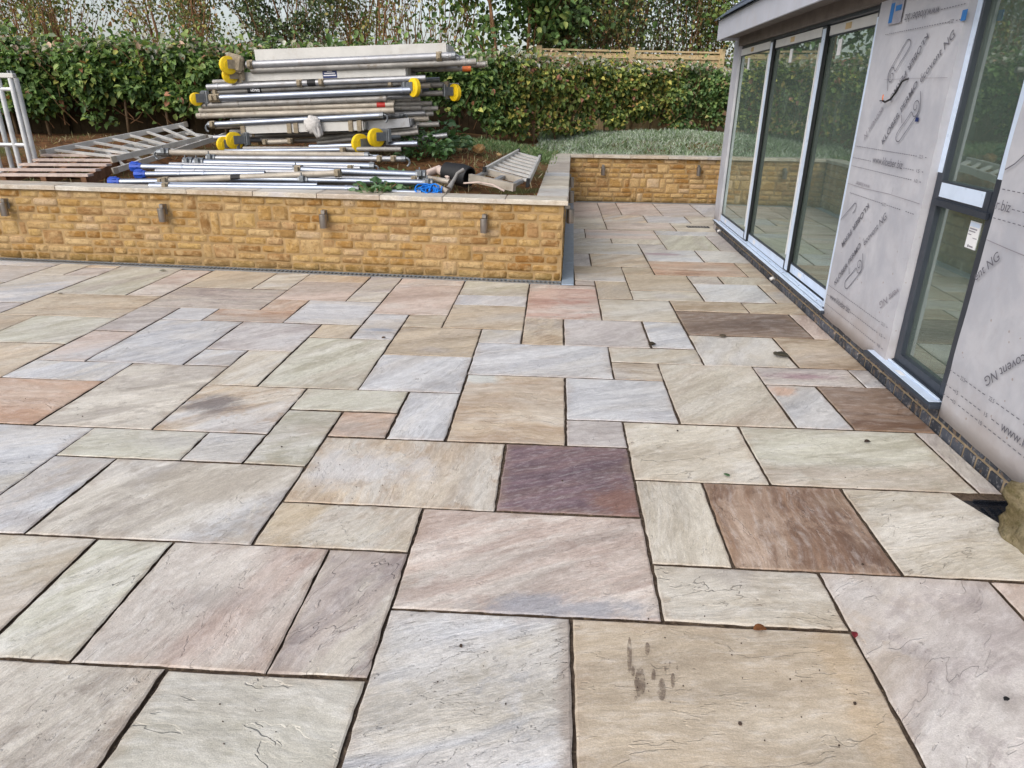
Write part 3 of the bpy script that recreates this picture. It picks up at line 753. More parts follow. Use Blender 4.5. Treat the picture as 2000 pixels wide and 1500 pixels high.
# ------------------------------------------------------------------ the house extension
# local frame: x = 0 is the plinth face, -x looks out over the patio, y runs back along the wall
HA = -math.atan(0.0175)
HOUSE_O = Vector((2.04 - 0.0175 * 2.7, 0, 0))
house = thing('house_extension', 'new house extension wrapped in pale membrane with grey sliding doors', 'house', HOUSE_O, HA)
def membrane_mat():
    t = NT('breather membrane')
    co = t.obj()
    n1 = t.noise(co, 3.0, 6, 0.6, 0.4)
    n2 = t.noise(co, 22, 8, 0.65)
    n3 = t.noise(co, 2.6, 3, 0.5, 1.2)
    col = t.mix(t.ramp(n1, 0.35, 0.65), lin4((168, 169, 177)), lin4((184, 184, 190)))
    col = t.mix(t.math('MULTIPLY', t.ramp(n2, 0.5, 0.75), 0.25), col, lin4((168, 160, 164)))
    z = t.n('SeparateXYZ', {0: co}).outputs[2]
    mud = t.math('MULTIPLY', t.math('SUBTRACT', 1.0, t.ramp(t.math('ADD', z, t.math('MULTIPLY', t.math('SUBTRACT', n1, 0.5), 0.5)), 0.08, 0.42)), 0.6)
    col = t.mix(mud, col, lin4((168, 156, 148)))
    spl = t.math('MULTIPLY', t.math('LESS_THAN', t.n('TexVoronoi', {'Vector': co, 'Scale': 17.0}).outputs['Distance'], 0.11), t.math('MULTIPLY', t.math('GREATER_THAN', n1, 0.5), t.math('SUBTRACT', 1.0, t.ramp(z, 0.6, 1.1))))
    col = t.mix(t.math('MULTIPLY', spl, 0.5), col, lin4((128, 104, 84)))
    wr = t.math('ABSOLUTE', t.math('SUBTRACT', t.noise(t.n('VectorMath', {0: co, 1: (1, 1, 0.6)}, operation='MULTIPLY').outputs[0], 3.2, 3, 0.5, 0.6), 0.5))
    h = t.math('ADD', t.math('MULTIPLY', n3, 0.6), t.math('MULTIPLY', t.ramp(wr, 0.0, 0.22), 0.14))
    return t.done(col, 0.75, 0, h, 0.35, 0.03, 0.25)
M_MEMB = membrane_mat()
M_PRINT = simple('grey print', lin((98, 97, 106)), 0.7, 0, 0.1, 30)
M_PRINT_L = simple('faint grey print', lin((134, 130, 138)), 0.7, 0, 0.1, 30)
M_FASC = simple('primed fascia board', lin((184, 186, 196)), 0.6, 0, 0.05, 3, 0.1, 0.3, (lin((178, 168, 164)), 0.3))
M_SOFF = simple('bare soffit board', lin((108, 100, 96)), 0.8, 0, 0.15, 5, 0.2)
M_FRAME = simple('anthracite powder coat', lin((52, 58, 68)), 0.42, 0.1, 0.08, 10, 0.05, 0.5)
M_FILM = simple('pale blue protective film', lin((206, 220, 240)), 0.32, 0, 0.05, 7, 0.12, 0.5)
M_FILM_W = simple('white protective film', lin((206, 206, 206)), 0.4, 0, 0.06, 5, 0.15, 0.5)
M_SEAL = simple('black door seal', lin((22, 24, 28)), 0.5, 0, 0.1, 20)
M_SPACER = simple('glass unit spacer', lin((140, 160, 164)), 0.4, 0.3, 0.06, 20)
M_TAPE = simple('grey joint tape', lin((150, 150, 162)), 0.6, 0, 0.08, 20)
M_TAPEB = simple('blue tape print', lin((50, 112, 176)), 0.6, 0, 0.08, 20)
M_PLASTER = simple('bare room plaster', lin((206, 200, 190)), 0.9, 0, 0.1, 2)
M_SCREED = simple('room screed', lin((164, 160, 150)), 0.8, 0, 0.15, 2)
M_SLATE = simple('blue-grey slate', lin((78, 86, 100)), 0.5, 0, 0.2, 9, 0.5, 0.5)
M_BRICKM = simple('buff brick mortar', lin((150, 134, 112)), 0.9, 0, 0.18, 25, 0.6, 0.2)
def brick_mat():
    t = NT('blue engineering brick')
    co = t.obj()
    ri = t.rand()
    off = t.n('VectorMath', {0: co, 1: t.n('CombineXYZ', {0: t.math('MULTIPLY', ri, 57.0), 1: t.math('MULTIPLY', ri, 23.0), 2: 0.0}).outputs[0]}, operation='ADD').outputs[0]
    n1 = t.noise(off, 40, 8, 0.7)
    col = t.mix(t.ramp(ri, 0.0, 1.0), lin4((50, 54, 62)), lin4((78, 82, 92)))
    col = t.mix(t.math('MULTIPLY', t.ramp(n1, 0.52, 0.66), 0.7), col, lin4((150, 148, 148)))
    col = t.mix(t.math('MULTIPLY', t.ramp(t.noise(off, 14, 5, 0.6), 0.56, 0.7), 0.45), col, lin4((166, 134, 96)))
    return t.done(col, 0.6, 0, n1, 0.6, 0.006, 0.4)
M_BRICK = brick_mat()
def glass_mat():
    t = NT('window glass')
    t.t.nodes.remove(t.p)
    co = t.n('TexCoord').outputs['Object']
    # dust and rain streaks on new glass
    st = t.n('VectorMath', {0: co, 1: (1, 14, 0.9)}, operation='MULTIPLY').outputs[0]
    dirt = t.math('MULTIPLY', t.ramp(t.noise(st, 3.2, 7, 0.66, 0.3), 0.45, 0.8), t.ramp(t.noise(co, 2.2, 4, 0.6), 0.35, 0.7))
    spots = t.math('MULTIPLY', t.math('LESS_THAN', t.n('TexVoronoi', {'Vector': co, 'Scale': 46.0}).outputs['Distance'], 0.09), 0.5)
    wob = t.n('Bump', {'Strength': 0.10, 'Distance': 0.01, 'Height': t.noise(co, 1.6, 2, 0.5)})
    fr0 = t.n('Fresnel', {'IOR': 1.55, 'Normal': wob.outputs[0]})
    fr = t.n('MapRange', {'Value': fr0.outputs[0], 'From Min': 0.04, 'From Max': 0.45, 'To Min': 0.24, 'To Max': 0.90})   # two panes, four surfaces
    gl = t.n('BsdfGlossy', {'Color': (0.86, 0.95, 0.90, 1), 'Roughness': 0.012, 'Normal': wob.outputs[0]})
    tr = t.n('BsdfTransparent', {'Color': (0.74, 0.82, 0.78, 1)})
    df = t.n('BsdfDiffuse', {'Color': lin4((170, 186, 176))})  # pale green haze painted in for reflected light; also colours the dust
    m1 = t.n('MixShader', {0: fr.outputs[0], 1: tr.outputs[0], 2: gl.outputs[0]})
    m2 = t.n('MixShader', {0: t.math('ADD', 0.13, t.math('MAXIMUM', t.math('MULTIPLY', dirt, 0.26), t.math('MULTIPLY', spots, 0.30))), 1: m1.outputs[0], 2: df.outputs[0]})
    t.t.links.new(m2.outputs[0], t.out.inputs[0])
    return t.m
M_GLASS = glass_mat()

def hb(name, x0, x1, y0, y1, z0, z1, mat, parent=house, bev=0.0):
    return MB().box(x0, x1, y0, y1, z0, z1, bev).build(name, mat, parent)
# shell of the room behind the glass, roof deck and far gable
hb('room_floor', 0.16, 4.6, -2.6, 9.55, -0.02, 0.12, M_SCREED)
hb('inner_wall', 4.6, 4.8, -2.6, 9.6, -0.3, 2.5, M_PLASTER)
hb('ceiling', 0.1, 4.6, -2.6, 9.55, 2.36, 2.48, M_PLASTER)
hb('end_wall', 0.0, 4.8, 9.47, 9.615, -0.3, 2.44, M_MEMB)
hb('near_end_wall', 0.05, 4.8, -2.75, -2.6, -0.3, 2.44, M_MEMB)
hb('pier', 0.04, 0.30, 4.28, 5.18, 0.12, 2.36, M_PLASTER)
hb('wall_block', 0.04, 0.30, -2.6, 3.40, 0.12, 2.36, M_PLASTER)
hb('wall_head', 0.02, 0.26, 3.40, 4.28, 2.206, 2.36, M_PLASTER)
# plinth of blue bricks
pl = hb('plinth', 0.008, 0.20, -2.7, 9.612, -0.25, 0.118, M_BRICKM)
bk = MB().box(-0.0, 0.05, -0.0475, 0.0475, -0.0300, 0.0300, 0.004).build('brick_pattern', M_BRICK, pl)
bmesh_brick = bk.data
bpy.data.objects.remove(bk)
for c_ in range(2):
    y = 2.2 + (0.056 if c_ else 0)
    while y < 9.58:
        o = link('brick', bmesh_brick, M_BRICK, pl)
        o.location = (rnd.uniform(-.002, .002), y, 0.016 + c_ * 0.0745)
        o.rotation_euler = (rnd.uniform(-.02, .02), 0, rnd.uniform(-.01, .01))
        y += 0.1125
# membranes
def sheet(name, x, y0, y1, z0, z1, ret=0.0, ret_far=0.0, wav=0.006, thick=0.004):
    """thin wrapped sheet facing -x, turned round its corners by ret"""
    ny, nz = max(3, round((y1 - y0) / 0.06)), max(3, round((z1 - z0) / 0.08))
    cols = [(x + ret * k / 3, y0) for k in range(3, 0, -1)] if ret else []
    cols += [(x, y0 + (y1 - y0) * k / ny) for k in range(ny + 1)]
    if ret_far: cols += [(x + ret_far * k / 3, y1) for k in range(1, 4)]
    V, F = [], []
    n = len(cols)
    for b in range(nz + 1):
        z = z0 + (z1 - z0) * b / nz
        for (cx, cy) in cols:
            w_ = noise.noise(Vector((cy * 2.3, z * 1.7, x * 9))) * wav + noise.noise(Vector((cy * 7, z * 5, x))) * wav * 0.4
            lip = 0.006 * noise.noise(Vector((cy * 9, z * 3, 2))) if b in (0, nz) else 0
            V.append((cx - abs(w_) if cx == x else cx, cy, z + lip))
    for b in range(nz):
        for a in range(n - 1):
            i = b * n + a
            F.append((i, i + n, i + n + 1, i + 1))
    o = link(name, mesh_from(V, F, True), M_MEMB, house)
    o.data.set_sharp_from_angle(angle=R(50))
    sm_ = o.modifiers.new('thickness', 'SOLIDIFY')
    sm_.thickness = thick
    sm_.offset = 1
    return o
mem1 = sheet('membrane', -0.014, 4.085, 5.20, 0.106, 2.30, 0.05, 0.05, 0.010)
mem1['label'] = 'printed membrane on the pier between doors and window'
mem2 = sheet('membrane', -0.018, -2.6, 3.39, 0.104, 2.30, 0, 0.05, 0.012)
mem2['label'] = 'printed membrane on the wall nearest the camera'
mem3 = sheet('membrane', -0.010, 9.30, 9.60, 0.118, 2.34, 0.03, 0.06, 0.003)
mem3['label'] = 'narrow membrane strip on the far house corner'
# print on the membranes: every mark is a thin sheet just off the surface
PX = {}
def stamp_mesh(name, V2, F, mat, parent, x):
    return link(name, mesh_from([(x, -p[0], p[1]) for p in V2], F), mat, parent)
def text(body, p0, p1, h, parent, mat=None, x=-0.029, bold=0.0, name='lettering'):
    """text from wall point p0 to p1, points are (y, z) on the wall"""
    cu = bpy.data.curves.new('t', 'FONT')
    cu.body = body
    cu.size = 1.0
    cu.offset = bold
    ob = bpy.data.objects.new('t', cu)
    COL.objects.link(ob)
    bpy.context.view_layer.update()
    me = bpy.data.meshes.new_from_object(ob.evaluated_get(bpy.context.evaluated_depsgraph_get()))
    bpy.data.objects.remove(ob)
    n = len(me.vertices)
    a = np.empty(n * 3)
    me.vertices.foreach_get('co', a)
    a = a.reshape(-1, 3)
    x0, x1 = a[:, 0].min(), a[:, 0].max()
    y1 = a[:, 1].max()
    du, dz = -(p1[0] - p0[0]), p1[1] - p0[1]
    L = math.hypot(du, dz)
    ca, sa_ = du / L, dz / L
    u = (a[:, 0] - x0) * L / (x1 - x0)
    v = a[:, 1] * h / y1
    U = -p0[0] + u * ca - v * sa_
    Zc = p0[1] + u * sa_ + v * ca
    out = np.stack([np.full(n, x), -U, Zc], 1)
    me.vertices.foreach_set('co', out.ravel())
    me.materials.clear()
    me.update()
    return link(name, me, mat or M_PRINT, parent)
def ribbon(pts, w, parent, x=-0.029, mat=None, name='printed_logo', closed=False):
    V, F = [], []
    P = [Vector((-p[0], p[1])) for p in pts]
    for i, p in enumerate(P):
        d = (P[min(i + 1, len(P) - 1)] - P[max(i - 1, 0)]).normalized()
        nrm = Vector((-d.y, d.x))
        V += [p + nrm * w / 2, p - nrm * w / 2]
    for i in range(len(P) - 1): F.append((2 * i, 2 * i + 1, 2 * i + 3, 2 * i + 2))
    return stamp_mesh(name, V, F, mat or M_PRINT, parent, x)
def dashes(y0, y1, z, parent, x=-0.029, skip=(), dash=0.017, gap=0.012, h=0.0042, mat=None):
    V, F = [], []
    y = max(y0, y1)
    lo = min(y0, y1)
    while y - dash > lo:
        if not any(a < y - dash / 2 < b for a, b in skip):
            b_ = len(V)
            V += [Vector((-y, z)), Vector((-(y - dash), z)), Vector((-(y - dash), z + h)), Vector((-y, z + h))]
            F.append((b_, b_ + 1, b_ + 2, b_ + 3))
        y -= dash + gap
    o = stamp_mesh('dashed_line', V, F, mat or M_PRINT, parent, x)
    o['kind'] = 'stuff'
    return o
LOGO = [(4.693, .679), (4.673, .645), (4.656, .605), (4.657, .576), (4.679, .547), (4.742, .485), (4.814, .415), (4.832, .404), (4.85, .402), (4.868, .407), (4.88, .42), (4.882, .438), (4.87, .455), (4.848, .478), (4.786, .531), (4.753, .566), (4.736, .565),
        (4.714, .548), (4.696, .546), (4.680, .553), (4.668, .567), (4.664, .585), (4.671, .609), (4.69, .626), (4.712, .629), (4.73, .620), (4.736, .604), (4.728, .587), (4.712, .579), (4.697, .585), (4.693, .598), (4.7, .607)]
def smooth2(P, k=3):
    out = []
    for i in range(len(P) - 1):
        p0, p1, p2, p3 = (Vector(P[max(i - 1, 0)]), Vector(P[i]), Vector(P[i + 1]), Vector(P[min(i + 2, len(P) - 1)]))
        for s_ in range(k):
            t = s_ / k
            out.append(tuple(0.5 * ((2 * p1) + (p2 - p0) * t + (2 * p0 - 5 * p1 + 4 * p2 - p3) * t * t + (3 * p1 - p0 - 3 * p2 + p3) * t ** 3)))
    return out + [P[-1]]
LOGO = smooth2(LOGO)
def brand(parent, o, turn=False, mirror_parts=('k', 'e', 'l'), clip=None):
    """the slanting name with the roll sign; o = (y, z) shift; turn = upside down about a point"""
    if turn:
        c = o
        f = lambda p: (c[0] * 2 - p[0], c[1] * 2 - p[1])
    else:
        f = lambda p: (p[0] + o[0], p[1] + o[1])
    if 'k' in mirror_parts: text('KLÖBER PERMO', f((5.046, .372)), f((4.742, .716)), 0.046, parent, bold=0.012)
    if 'r' in mirror_parts: text('®', f((4.722, .752)), f((4.710, .766)), 0.016, parent)
    if 'e' in mirror_parts: text('ecovent NG', f((4.694, .728)), f((4.452, .945)), 0.046, parent)
    if 'l' in mirror_parts:
        P = [f(p) for p in LOGO]
        if clip: P = [p for p in P if clip(p)]
        ribbon(P, 0.0055, parent)
        P = [f(p) for p in [(4.866, .55), (4.84, .506)]]
        if not clip or all(clip(p) for p in P): ribbon(P, 0.0055, parent)
brand(mem1, (0, 0), mirror_parts='kerl')
brand(mem1, (0.318, 0.985), mirror_parts='')
U1 = (-0.318, 0.985)
brand(mem1, U1, mirror_parts='krl')
text('ecovent NG', (4.392, 1.705), (4.125, 1.925), 0.046, mem1)
# upside-down repeats
text('KLÖBER PERMO', (4.445, 1.965), (4.765, 1.630), 0.046, mem1, bold=0.012)
ribbon([(2 * 4.597 - (p[0] + U1[0]), 2 * 1.667 - (p[1] + U1[1])) for p in LOGO], 0.0055, mem1)
text('KLÖBER PERM', (4.765, .995), (5.075, .672), 0.046, mem1, bold=0.012)
ribbon([(5.175, .745), (4.985, .895), (4.955, .92), (4.945, .945), (4.957, .965), (4.98, .965), (5.175, .82)][1:], 0.0055, mem1)
text('vent NG', (4.11, .60), (4.305, .455), 0.044, mem1, M_PRINT_L)
text('ecovent N', (4.845, 1.58), (5.05, 1.40), 0.044, mem1, M_PRINT_L)
for z, nm in ((1.322, '22.5'), (1.246, '15'), (1.192, '10'), (0.343, '22.5'), (0.274, '15'), (0.206, '10')):
    low = z < 0.5
    sk = [(4.165, 4.225)] + ([(4.385, 4.835)] if nm == '15' and not low else []) + ([(4.70, 5.03)] if nm == '15' and low else [])
    dashes(5.16, 4.12, z, mem1, skip=sk)
    text(nm, (4.218 if nm == '22.5' else 4.208, z - .006), (4.172, z - .006), 0.018, mem1)
dashes(5.02, 4.08, 1.996, mem1, skip=[(4.165, 4.225)]); text('22.5', (4.172, 2.007), (4.218, 2.007), 0.018, mem1)
dashes(4.34, 4.08, 2.066, mem1)
dashes(5.10, 4.12, 1.017, mem1, skip=[(4.5, 4.56), (4.25, 4.3)]); text('22.5', (4.504, 1.026), (4.556, 1.026), 0.018, mem1)
text('www.kloeber.biz', (4.833, 1.240), (4.395, 1.240), 0.046, mem1)
text('www.kloeber.biz', (4.361, 2.088), (4.783, 2.088), 0.046, mem1)
text('www.kloeber.biz', (5.10, 0.262), (4.711, 0.262), 0.042, mem1)
text('www.kloeber', (4.80, 1.105), (5.03, 1.105), 0.028, mem1, M_PRINT_L)
ribbon([(5.17, 1.075), (4.9, 1.073), (4.5, 1.085), (4.08, 1.082)], 0.003, mem1, name='lap_edge', mat=M_PRINT_L)
ribbon([(4.9, 1.735), (4.5, 1.733), (4.1, 1.727)], 0.002, mem1, name='crease_shade', mat=M_PRINT_L)  # fold shade painted as a thin flat grey strip
ribbon([(4.455, 1.09), (4.452, 1.13)], 0.003, mem1, name='crease_shade', mat=M_PRINT_L)  # short upright fold, its shade painted the same way
text('BWK', (4.355, 1.52), (4.335, 1.52), 0.02, mem1, M_NAVY); ribbon([(4.36, 1.515), (4.32, 1.515)], 0.022, mem1, name='stamp', mat=M_NAVY)
# second membrane
X2 = -0.0365
for z, nm in ((0.362, '22.5'), (0.283, '15'), (0.232, '10')):
    ys = (3.27, 3.02, 2.76) if nm == '22.5' else ((3.28, 3.02) if nm == '15' else (3.28, 3.04))
    sk = [(y - .045, y + .012) for y in ys] + ([(2.45, 2.90)] if nm == '15' else [])
    dashes(3.38, 1.2, z, mem2, X2, skip=sk, dash=.022, gap=.016)
    for y in ys: text(nm, (y, z - .008), (y - (.042 if nm == '22.5' else .024), z - .008), 0.02, mem2, x=X2)
text('www.kloeber.biz', (2.886, .268), (2.44, .268), 0.046, mem2, x=X2)
text('www.kloeber.biz', (3.70, 1.158), (3.252, 1.158), 0.046, mem2, x=X2).hide_render = False
dashes(3.24, 1.2, 1.172, mem2, X2, dash=.022, gap=.016)
dashes(3.35, 1.2, 1.246, mem2, X2, dash=.022, gap=.016)
dashes(3.36, 1.2, 1.117, mem2, X2, dash=.022, gap=.016)
text('vent NG', (3.385, .80), (3.225, .955), 0.046, mem2, x=X2)
text('KLÖBER PERMO', (3.02, 1.30), (2.715, 1.64), 0.046, mem2, x=X2, bold=.012)
text('ecovent NG', (2.86, .65), (3.095, .435), 0.046, mem2, x=X2)
ribbon([(3.365, 1.018), (3.2, 1.010), (3.0, 1.003), (2.4, 1.0)], 0.004, mem2, X2, name='lap_edge', mat=M_PRINT_L)
ribbon([(3.37, 1.33), (3.31, 1.36), (3.2, 1.45)], 0.006, mem2, X2)
for o in list(mem2.children):
    if o.name.startswith('lettering') and max(v.co.y for v in o.data.vertices) > 3.39:     # the word runs under the window edge
        bm = bmesh.new(); bm.from_mesh(o.data)
        bmesh.ops.delete(bm, geom=[v for v in bm.verts if v.co.y > 3.385], context='VERTS')
        bm.to_mesh(o.data); bm.free()
# tapes
def patch(name, y0, y1, z0, z1, x, mat, parent): return hb(name, x, x + 0.002, y0, y1, z0, z1, mat, parent)
tp = patch('joint_tape', 4.83, 5.01, 2.05, 2.29, -0.031, M_TAPE, mem1)
patch('tape_print', 4.94, 5.0, 2.06, 2.28, -0.033, M_TAPEB, tp) if False else None
for (a, b, c, d) in ((4.955, 5.005, 2.06, 2.17), (4.85, 4.93, 2.12, 2.15), (4.86, 4.92, 2.19, 2.25), (4.955, 5.0, 2.2, 2.28)): patch('tape_print', a, b, c, d, -0.033, M_TAPEB, mem1)
patch('joint_tape', 4.052, 4.10, 1.99, 2.04, -0.031, M_TAPEB, mem1)
cab = MB()
cab.tube([(-0.02, 4.575, 1.735), (-0.05, 4.585, 1.72), (-0.055, 4.63, 1.66), (-0.05, 4.70, 1.62), (-0.05, 4.77, 1.605), (-0.052, 4.80, 1.612)], 0.006, 6)
cb = cab.build('cable_tail', M_BLACK, mem1, True)
for dz, dy, mm in ((0.035, 0.01, M_ORANGE), (0.0, 0.045, M_BLACK), (-0.012, 0.02, M_TAPE)):
    MB().tube([(-0.052, 4.80, 1.612), (-0.054, 4.80 + dy * .6, 1.612 + dz * .5), (-0.052, 4.80 + dy, 1.612 + dz)], 0.0035, 5).build('wire_core', mm, cb, True)

# doors
door_cill = hb('door_cill', -0.045, 0.30, 5.17, 9.50, 0.119, 0.138, M_FRAME)
for (x0, x1, z0, z1) in ((-0.047, -0.012, 0.1385, 0.146), (-0.004, 0.022, 0.139, 0.15), (0.028, 0.052, 0.139, 0.154), (0.092, 0.112, 0.139, 0.156)):
    hb('cill_film', x0, x1, 5.19 + (x0 + .05), 9.46, z0, z1, M_FILM, door_cill, 0.002)
for k in range(9): MB().tube([(0.009, 5.45 + k * .47, 0.150), (0.009, 5.45 + k * .47, 0.1515)], 0.006, 8).build('screw', M_SEAL, door_cill)
hd = hb('door_head', 0.02, 0.30, 5.17, 9.48, 2.175, 2.262, M_FRAME)
hb('far_jamb', 0.014, 0.2, 9.36, 9.47, 0.139, 2.175, M_FRAME)
nj = hb('near_jamb', -0.006, 0.24, 5.205, 5.262, 0.139, 2.20, M_FRAME)
hb('jamb_film', -0.010, -0.0065, 5.208, 5.255, 0.16, 2.12, M_FILM, nj)
def door(y0, y1, x, lead=True, sill_film=True, sticker=None):
    """a sliding leaf between y0 (near) and y1 (far), front face at x"""
    d = thing_part('sliding_door', house)
    T = 0.027
    zb, zt = 0.150, 2.172
    hb('bottom_rail', x, x + T, y0, y1, zb, 0.245, M_FRAME, d)
    hb('top_rail', x, x + T, y0, y1, 2.085, zt, M_FRAME, d)
    hb('stile', x, x + T, y0, y0 + 0.095, 0.245, 2.085, M_FRAME, d)
    hb('stile', x, x + T, y1 - 0.032, y1, 0.245, 2.085, M_FRAME, d)
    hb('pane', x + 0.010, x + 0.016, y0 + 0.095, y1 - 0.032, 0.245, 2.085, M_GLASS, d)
    hb('spacer', x + 0.017, x + 0.025, y1 - 0.10, y1 - 0.033, 0.246, 2.084, M_SPACER, d)
    if sill_film:
        hb('rail_film', x - 0.004, x - 0.0005, y0 + 0.13, y1 - 0.04, 0.162, 0.232, M_FILM, d)
        hb('film_label', x - 0.0065, x - 0.0045, y1 - 0.42, y1 - 0.33, 0.175, 0.215, M_WHITE, d)
    hb('head_film', x - 0.004, x - 0.0005, y0 + 0.1, y1 - 0.07, 2.096, 2.166, M_FILM_W, d)
    hb('head_label', x - 0.0065, x - 0.0045, (y0 + y1) / 2 + .05, (y0 + y1) / 2 + .17, 2.112, 2.155, M_FENCE, d)
    if lead:
        hb('stile_film', x - 0.004, x - 0.0005, y0 + 0.004, y0 + 0.078, 0.17, 2.15, M_FILM, d)
        hb('edge_trim', x - 0.012, x - 0.0005, y0 + 0.086, y0 + 0.095, 0.30, 2.05, M_FILM_W, d)
        hb('side_seal', x, x + 0.026, y0 - 0.012, y0 - 0.001, 0.155, 2.16, M_SEAL, d)
    if sticker:
        s_ = hb('pane_sticker', x + 0.005, x + 0.0085, sticker, sticker + 0.075, 1.94, 2.055, M_WHITE, d)
    return d
def thing_part(name, parent):
    o = bpy.data.objects.new(name, None)
    COL.objects.link(o)
    o.parent = parent
    o.empty_display_size = 0.1
    return o
door(7.90, 9.36, 0.014, True, True, 8.86)
door(6.40, 8.00, 0.042, True, True, 7.30)
door(5.262, 6.48, 0.070, False, True, 6.10)
# window
W = thing_part('window', house)
XW = 0.028
wf = dict(bev=0.003)
hb('frame_stile', XW, XW + 0.07, 4.02, 4.27, 0.165, 2.205, M_FRAME, W, **wf)
hb('frame_stile', XW, XW + 0.07, 3.40, 3.53, 0.165, 2.205, M_FRAME, W, **wf)
hb('frame_bottom', XW, XW + 0.07, 3.53, 4.02, 0.165, 0.215, M_FRAME, W)
hb('frame_top', XW, XW + 0.07, 3.53, 4.02, 2.125, 2.205, M_FRAME, W)
hb('transom', XW - 0.004, XW + 0.07, 3.53, 4.02, 1.100, 1.215, M_FRAME, W)
hb('transom_bead', XW - 0.018, XW - 0.0045, 3.50, 4.04, 1.088, 1.118, M_FRAME, W)
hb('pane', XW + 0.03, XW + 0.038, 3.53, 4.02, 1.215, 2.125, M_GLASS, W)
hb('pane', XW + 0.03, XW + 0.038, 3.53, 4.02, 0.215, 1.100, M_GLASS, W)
hb('spacer', XW + 0.045, XW + 0.058, 3.97, 4.018, 0.217, 1.098, M_SPACER, W)
hb('frame_film', XW - 0.004, XW - 0.0005, 4.035, 4.135, 1.255, 2.20, M_FILM, W)
hb('frame_film', XW - 0.004, XW - 0.0005, 4.115, 4.165, 0.22, 1.17, M_FILM, W)
hb('frame_film', XW - 0.004, XW - 0.0005, 3.415, 3.515, 1.275, 2.20, M_FILM, W)
hb('transom_film', XW - 0.008, XW - 0.0045, 3.575, 4.00, 1.135, 1.208, M_FILM, W)
stk = hb('pane_label', XW + 0.026, XW + 0.0295, 3.60, 3.695, 0.922, 1.055, M_WHITE, W)
def stk_bar(y0, y1, z0, z1, mm): hb('label_print', XW + 0.0245, XW + 0.0258, y0, y1, z0, z1, mm, W)
stk_bar(3.605, 3.69, 1.030, 1.050, M_FILM); stk_bar(3.62, 3.685, 1.016, 1.022, M_PRINT_L); stk_bar(3.63, 3.688, 1.004, 1.009, M_PRINT_L); stk_bar(3.66, 3.688, 0.988, 0.992, M_PRINT_L)
stk_bar(3.605, 3.64, 0.975, 0.978, M_PRINT_L); stk_bar(3.66, 3.668, 0.928, 0.940, M_PRINT); stk_bar(3.62, 3.655, 0.930, 0.937, M_PRINT_L)
ws = hb('window_sill', -0.072, 0.026, 3.405, 4.275, 0.128, 0.152, M_FRAME, house, 0.004)
hb('sill_upstand', 0.016, 0.027, 3.42, 4.26, 0.1525, 0.168, M_FRAME, ws)
hb('sill_film', -0.056, 0.014, 3.45, 4.262, 0.1525, 0.156, M_FILM, ws, 0.001)
hb('sill_film_fold', -0.006, 0.012, 3.47, 4.25, 0.1565, 0.164, M_FILM, ws, 0.003)
hb('sill_label', -0.04, -0.012, 3.82, 3.90, 0.1565, 0.158, M_WHITE, ws)
# eaves
fas = hb('fascia_board', -0.262, -0.24, -2.6, 9.46, 2.268, 2.485, M_FASC)
hb('fascia_end', -0.24, 0.0, 9.436, 9.46, 2.268, 2.46, M_FASC)
hb('soffit', -0.239, 0.02, -2.6, 9.436, 2.30, 2.312, M_SOFF)
hb('head_board', -0.03, 0.018, 5.05, 9.30, 2.20, 2.299, M_SOFF)
# slates
PITCH = R(38)
roof = link('roof', mesh_from([(-0.27, -2.6, 2.487), (-0.27, 9.50, 2.487), (3.2, 9.50, 2.487 + 3.47 * math.tan(PITCH)), (3.2, -2.6, 2.487 + 3.47 * math.tan(PITCH))], [(0, 3, 2, 1)]), M_SLATE, house)
roof.modifiers.new('thickness', 'SOLIDIFY').thickness = 0.02
for row in range(5):
    y = 9.53 - (0.15 if row % 2 else 0.0)
    if row % 2:
        pass
    while y > 4.6:
        w_ = 0.30
        mb = MB()
        x0 = -0.31 + row * 0.20 * math.cos(PITCH)
        z0 = 2.492 + 0.008 - 0.04 * math.tan(PITCH) * 0.6 + row * 0.20 * math.sin(PITCH)
        dx, dz = 0.42 * math.cos(PITCH), 0.42 * math.sin(PITCH) - 0.010
        j1_ = rnd.uniform(-.004, .004)
        q_ = [(x0 + j1_, y - w_ + .004, z0 + 0.010), (x0 + rnd.uniform(-.004, .004), y - .003, z0 + 0.010), (x0 + dx, y - .003, z0 + dz), (x0 + dx, y - w_ + .004, z0 + dz)]
        lo = [(a, b, c - 0.008) for a, b, c in q_]
        mb.add(q_ + lo, [(0, 3, 2, 1), (4, 5, 6, 7), (0, 1, 5, 4), (1, 2, 6, 5), (2, 3, 7, 6), (3, 0, 4, 7)])
        mb.build('slate', M_SLATE, roof)
        y -= w_
# outside taps and vents low on the plinth
for yq, lb in ((9.1, 'f'), (6.55, 'n')):
    MB().tube([(-0.004, yq, 0.055), (-0.03, yq, 0.06), (-0.05, yq - .01, 0.05)], 0.016, 8).build('plinth_vent', M_FILM_W, house, True)
# boulder beside the gully
bm = bmesh.new()
bmesh.ops.create_icosphere(bm, subdivisions=5, radius=1.0)
for v in bm.verts:
    d = v.co.normalized()
    k = 1 + 0.22 * noise.noise(d * 1.7) + 0.09 * noise.noise(d * 4.1) + 0.08 * noise.noise(d * 9) + 0.03 * noise.noise(d * 22)
    c_ = Vector((max(-.64, min(.64, d.x)), max(-.66, min(.66, d.y)), max(-.6, min(.6, d.z)))) * 1.22
    v.co = Vector((c_.x * 0.21, c_.y * 0.31, c_.z * 0.17)) * k
me = bpy.data.meshes.new('boulder')
bm.to_mesh(me); bm.free()
me.polygons.foreach_set('use_smooth', [True] * len(me.polygons))
bo = link('boulder', me, M_ROCK)
bo.location = (2.04, 2.27, 0.075)
bo.rotation_euler = (0.1, 0, 0.12)
tag(bo, 'mossy buff boulder beside the black gully at the right edge', 'boulder')
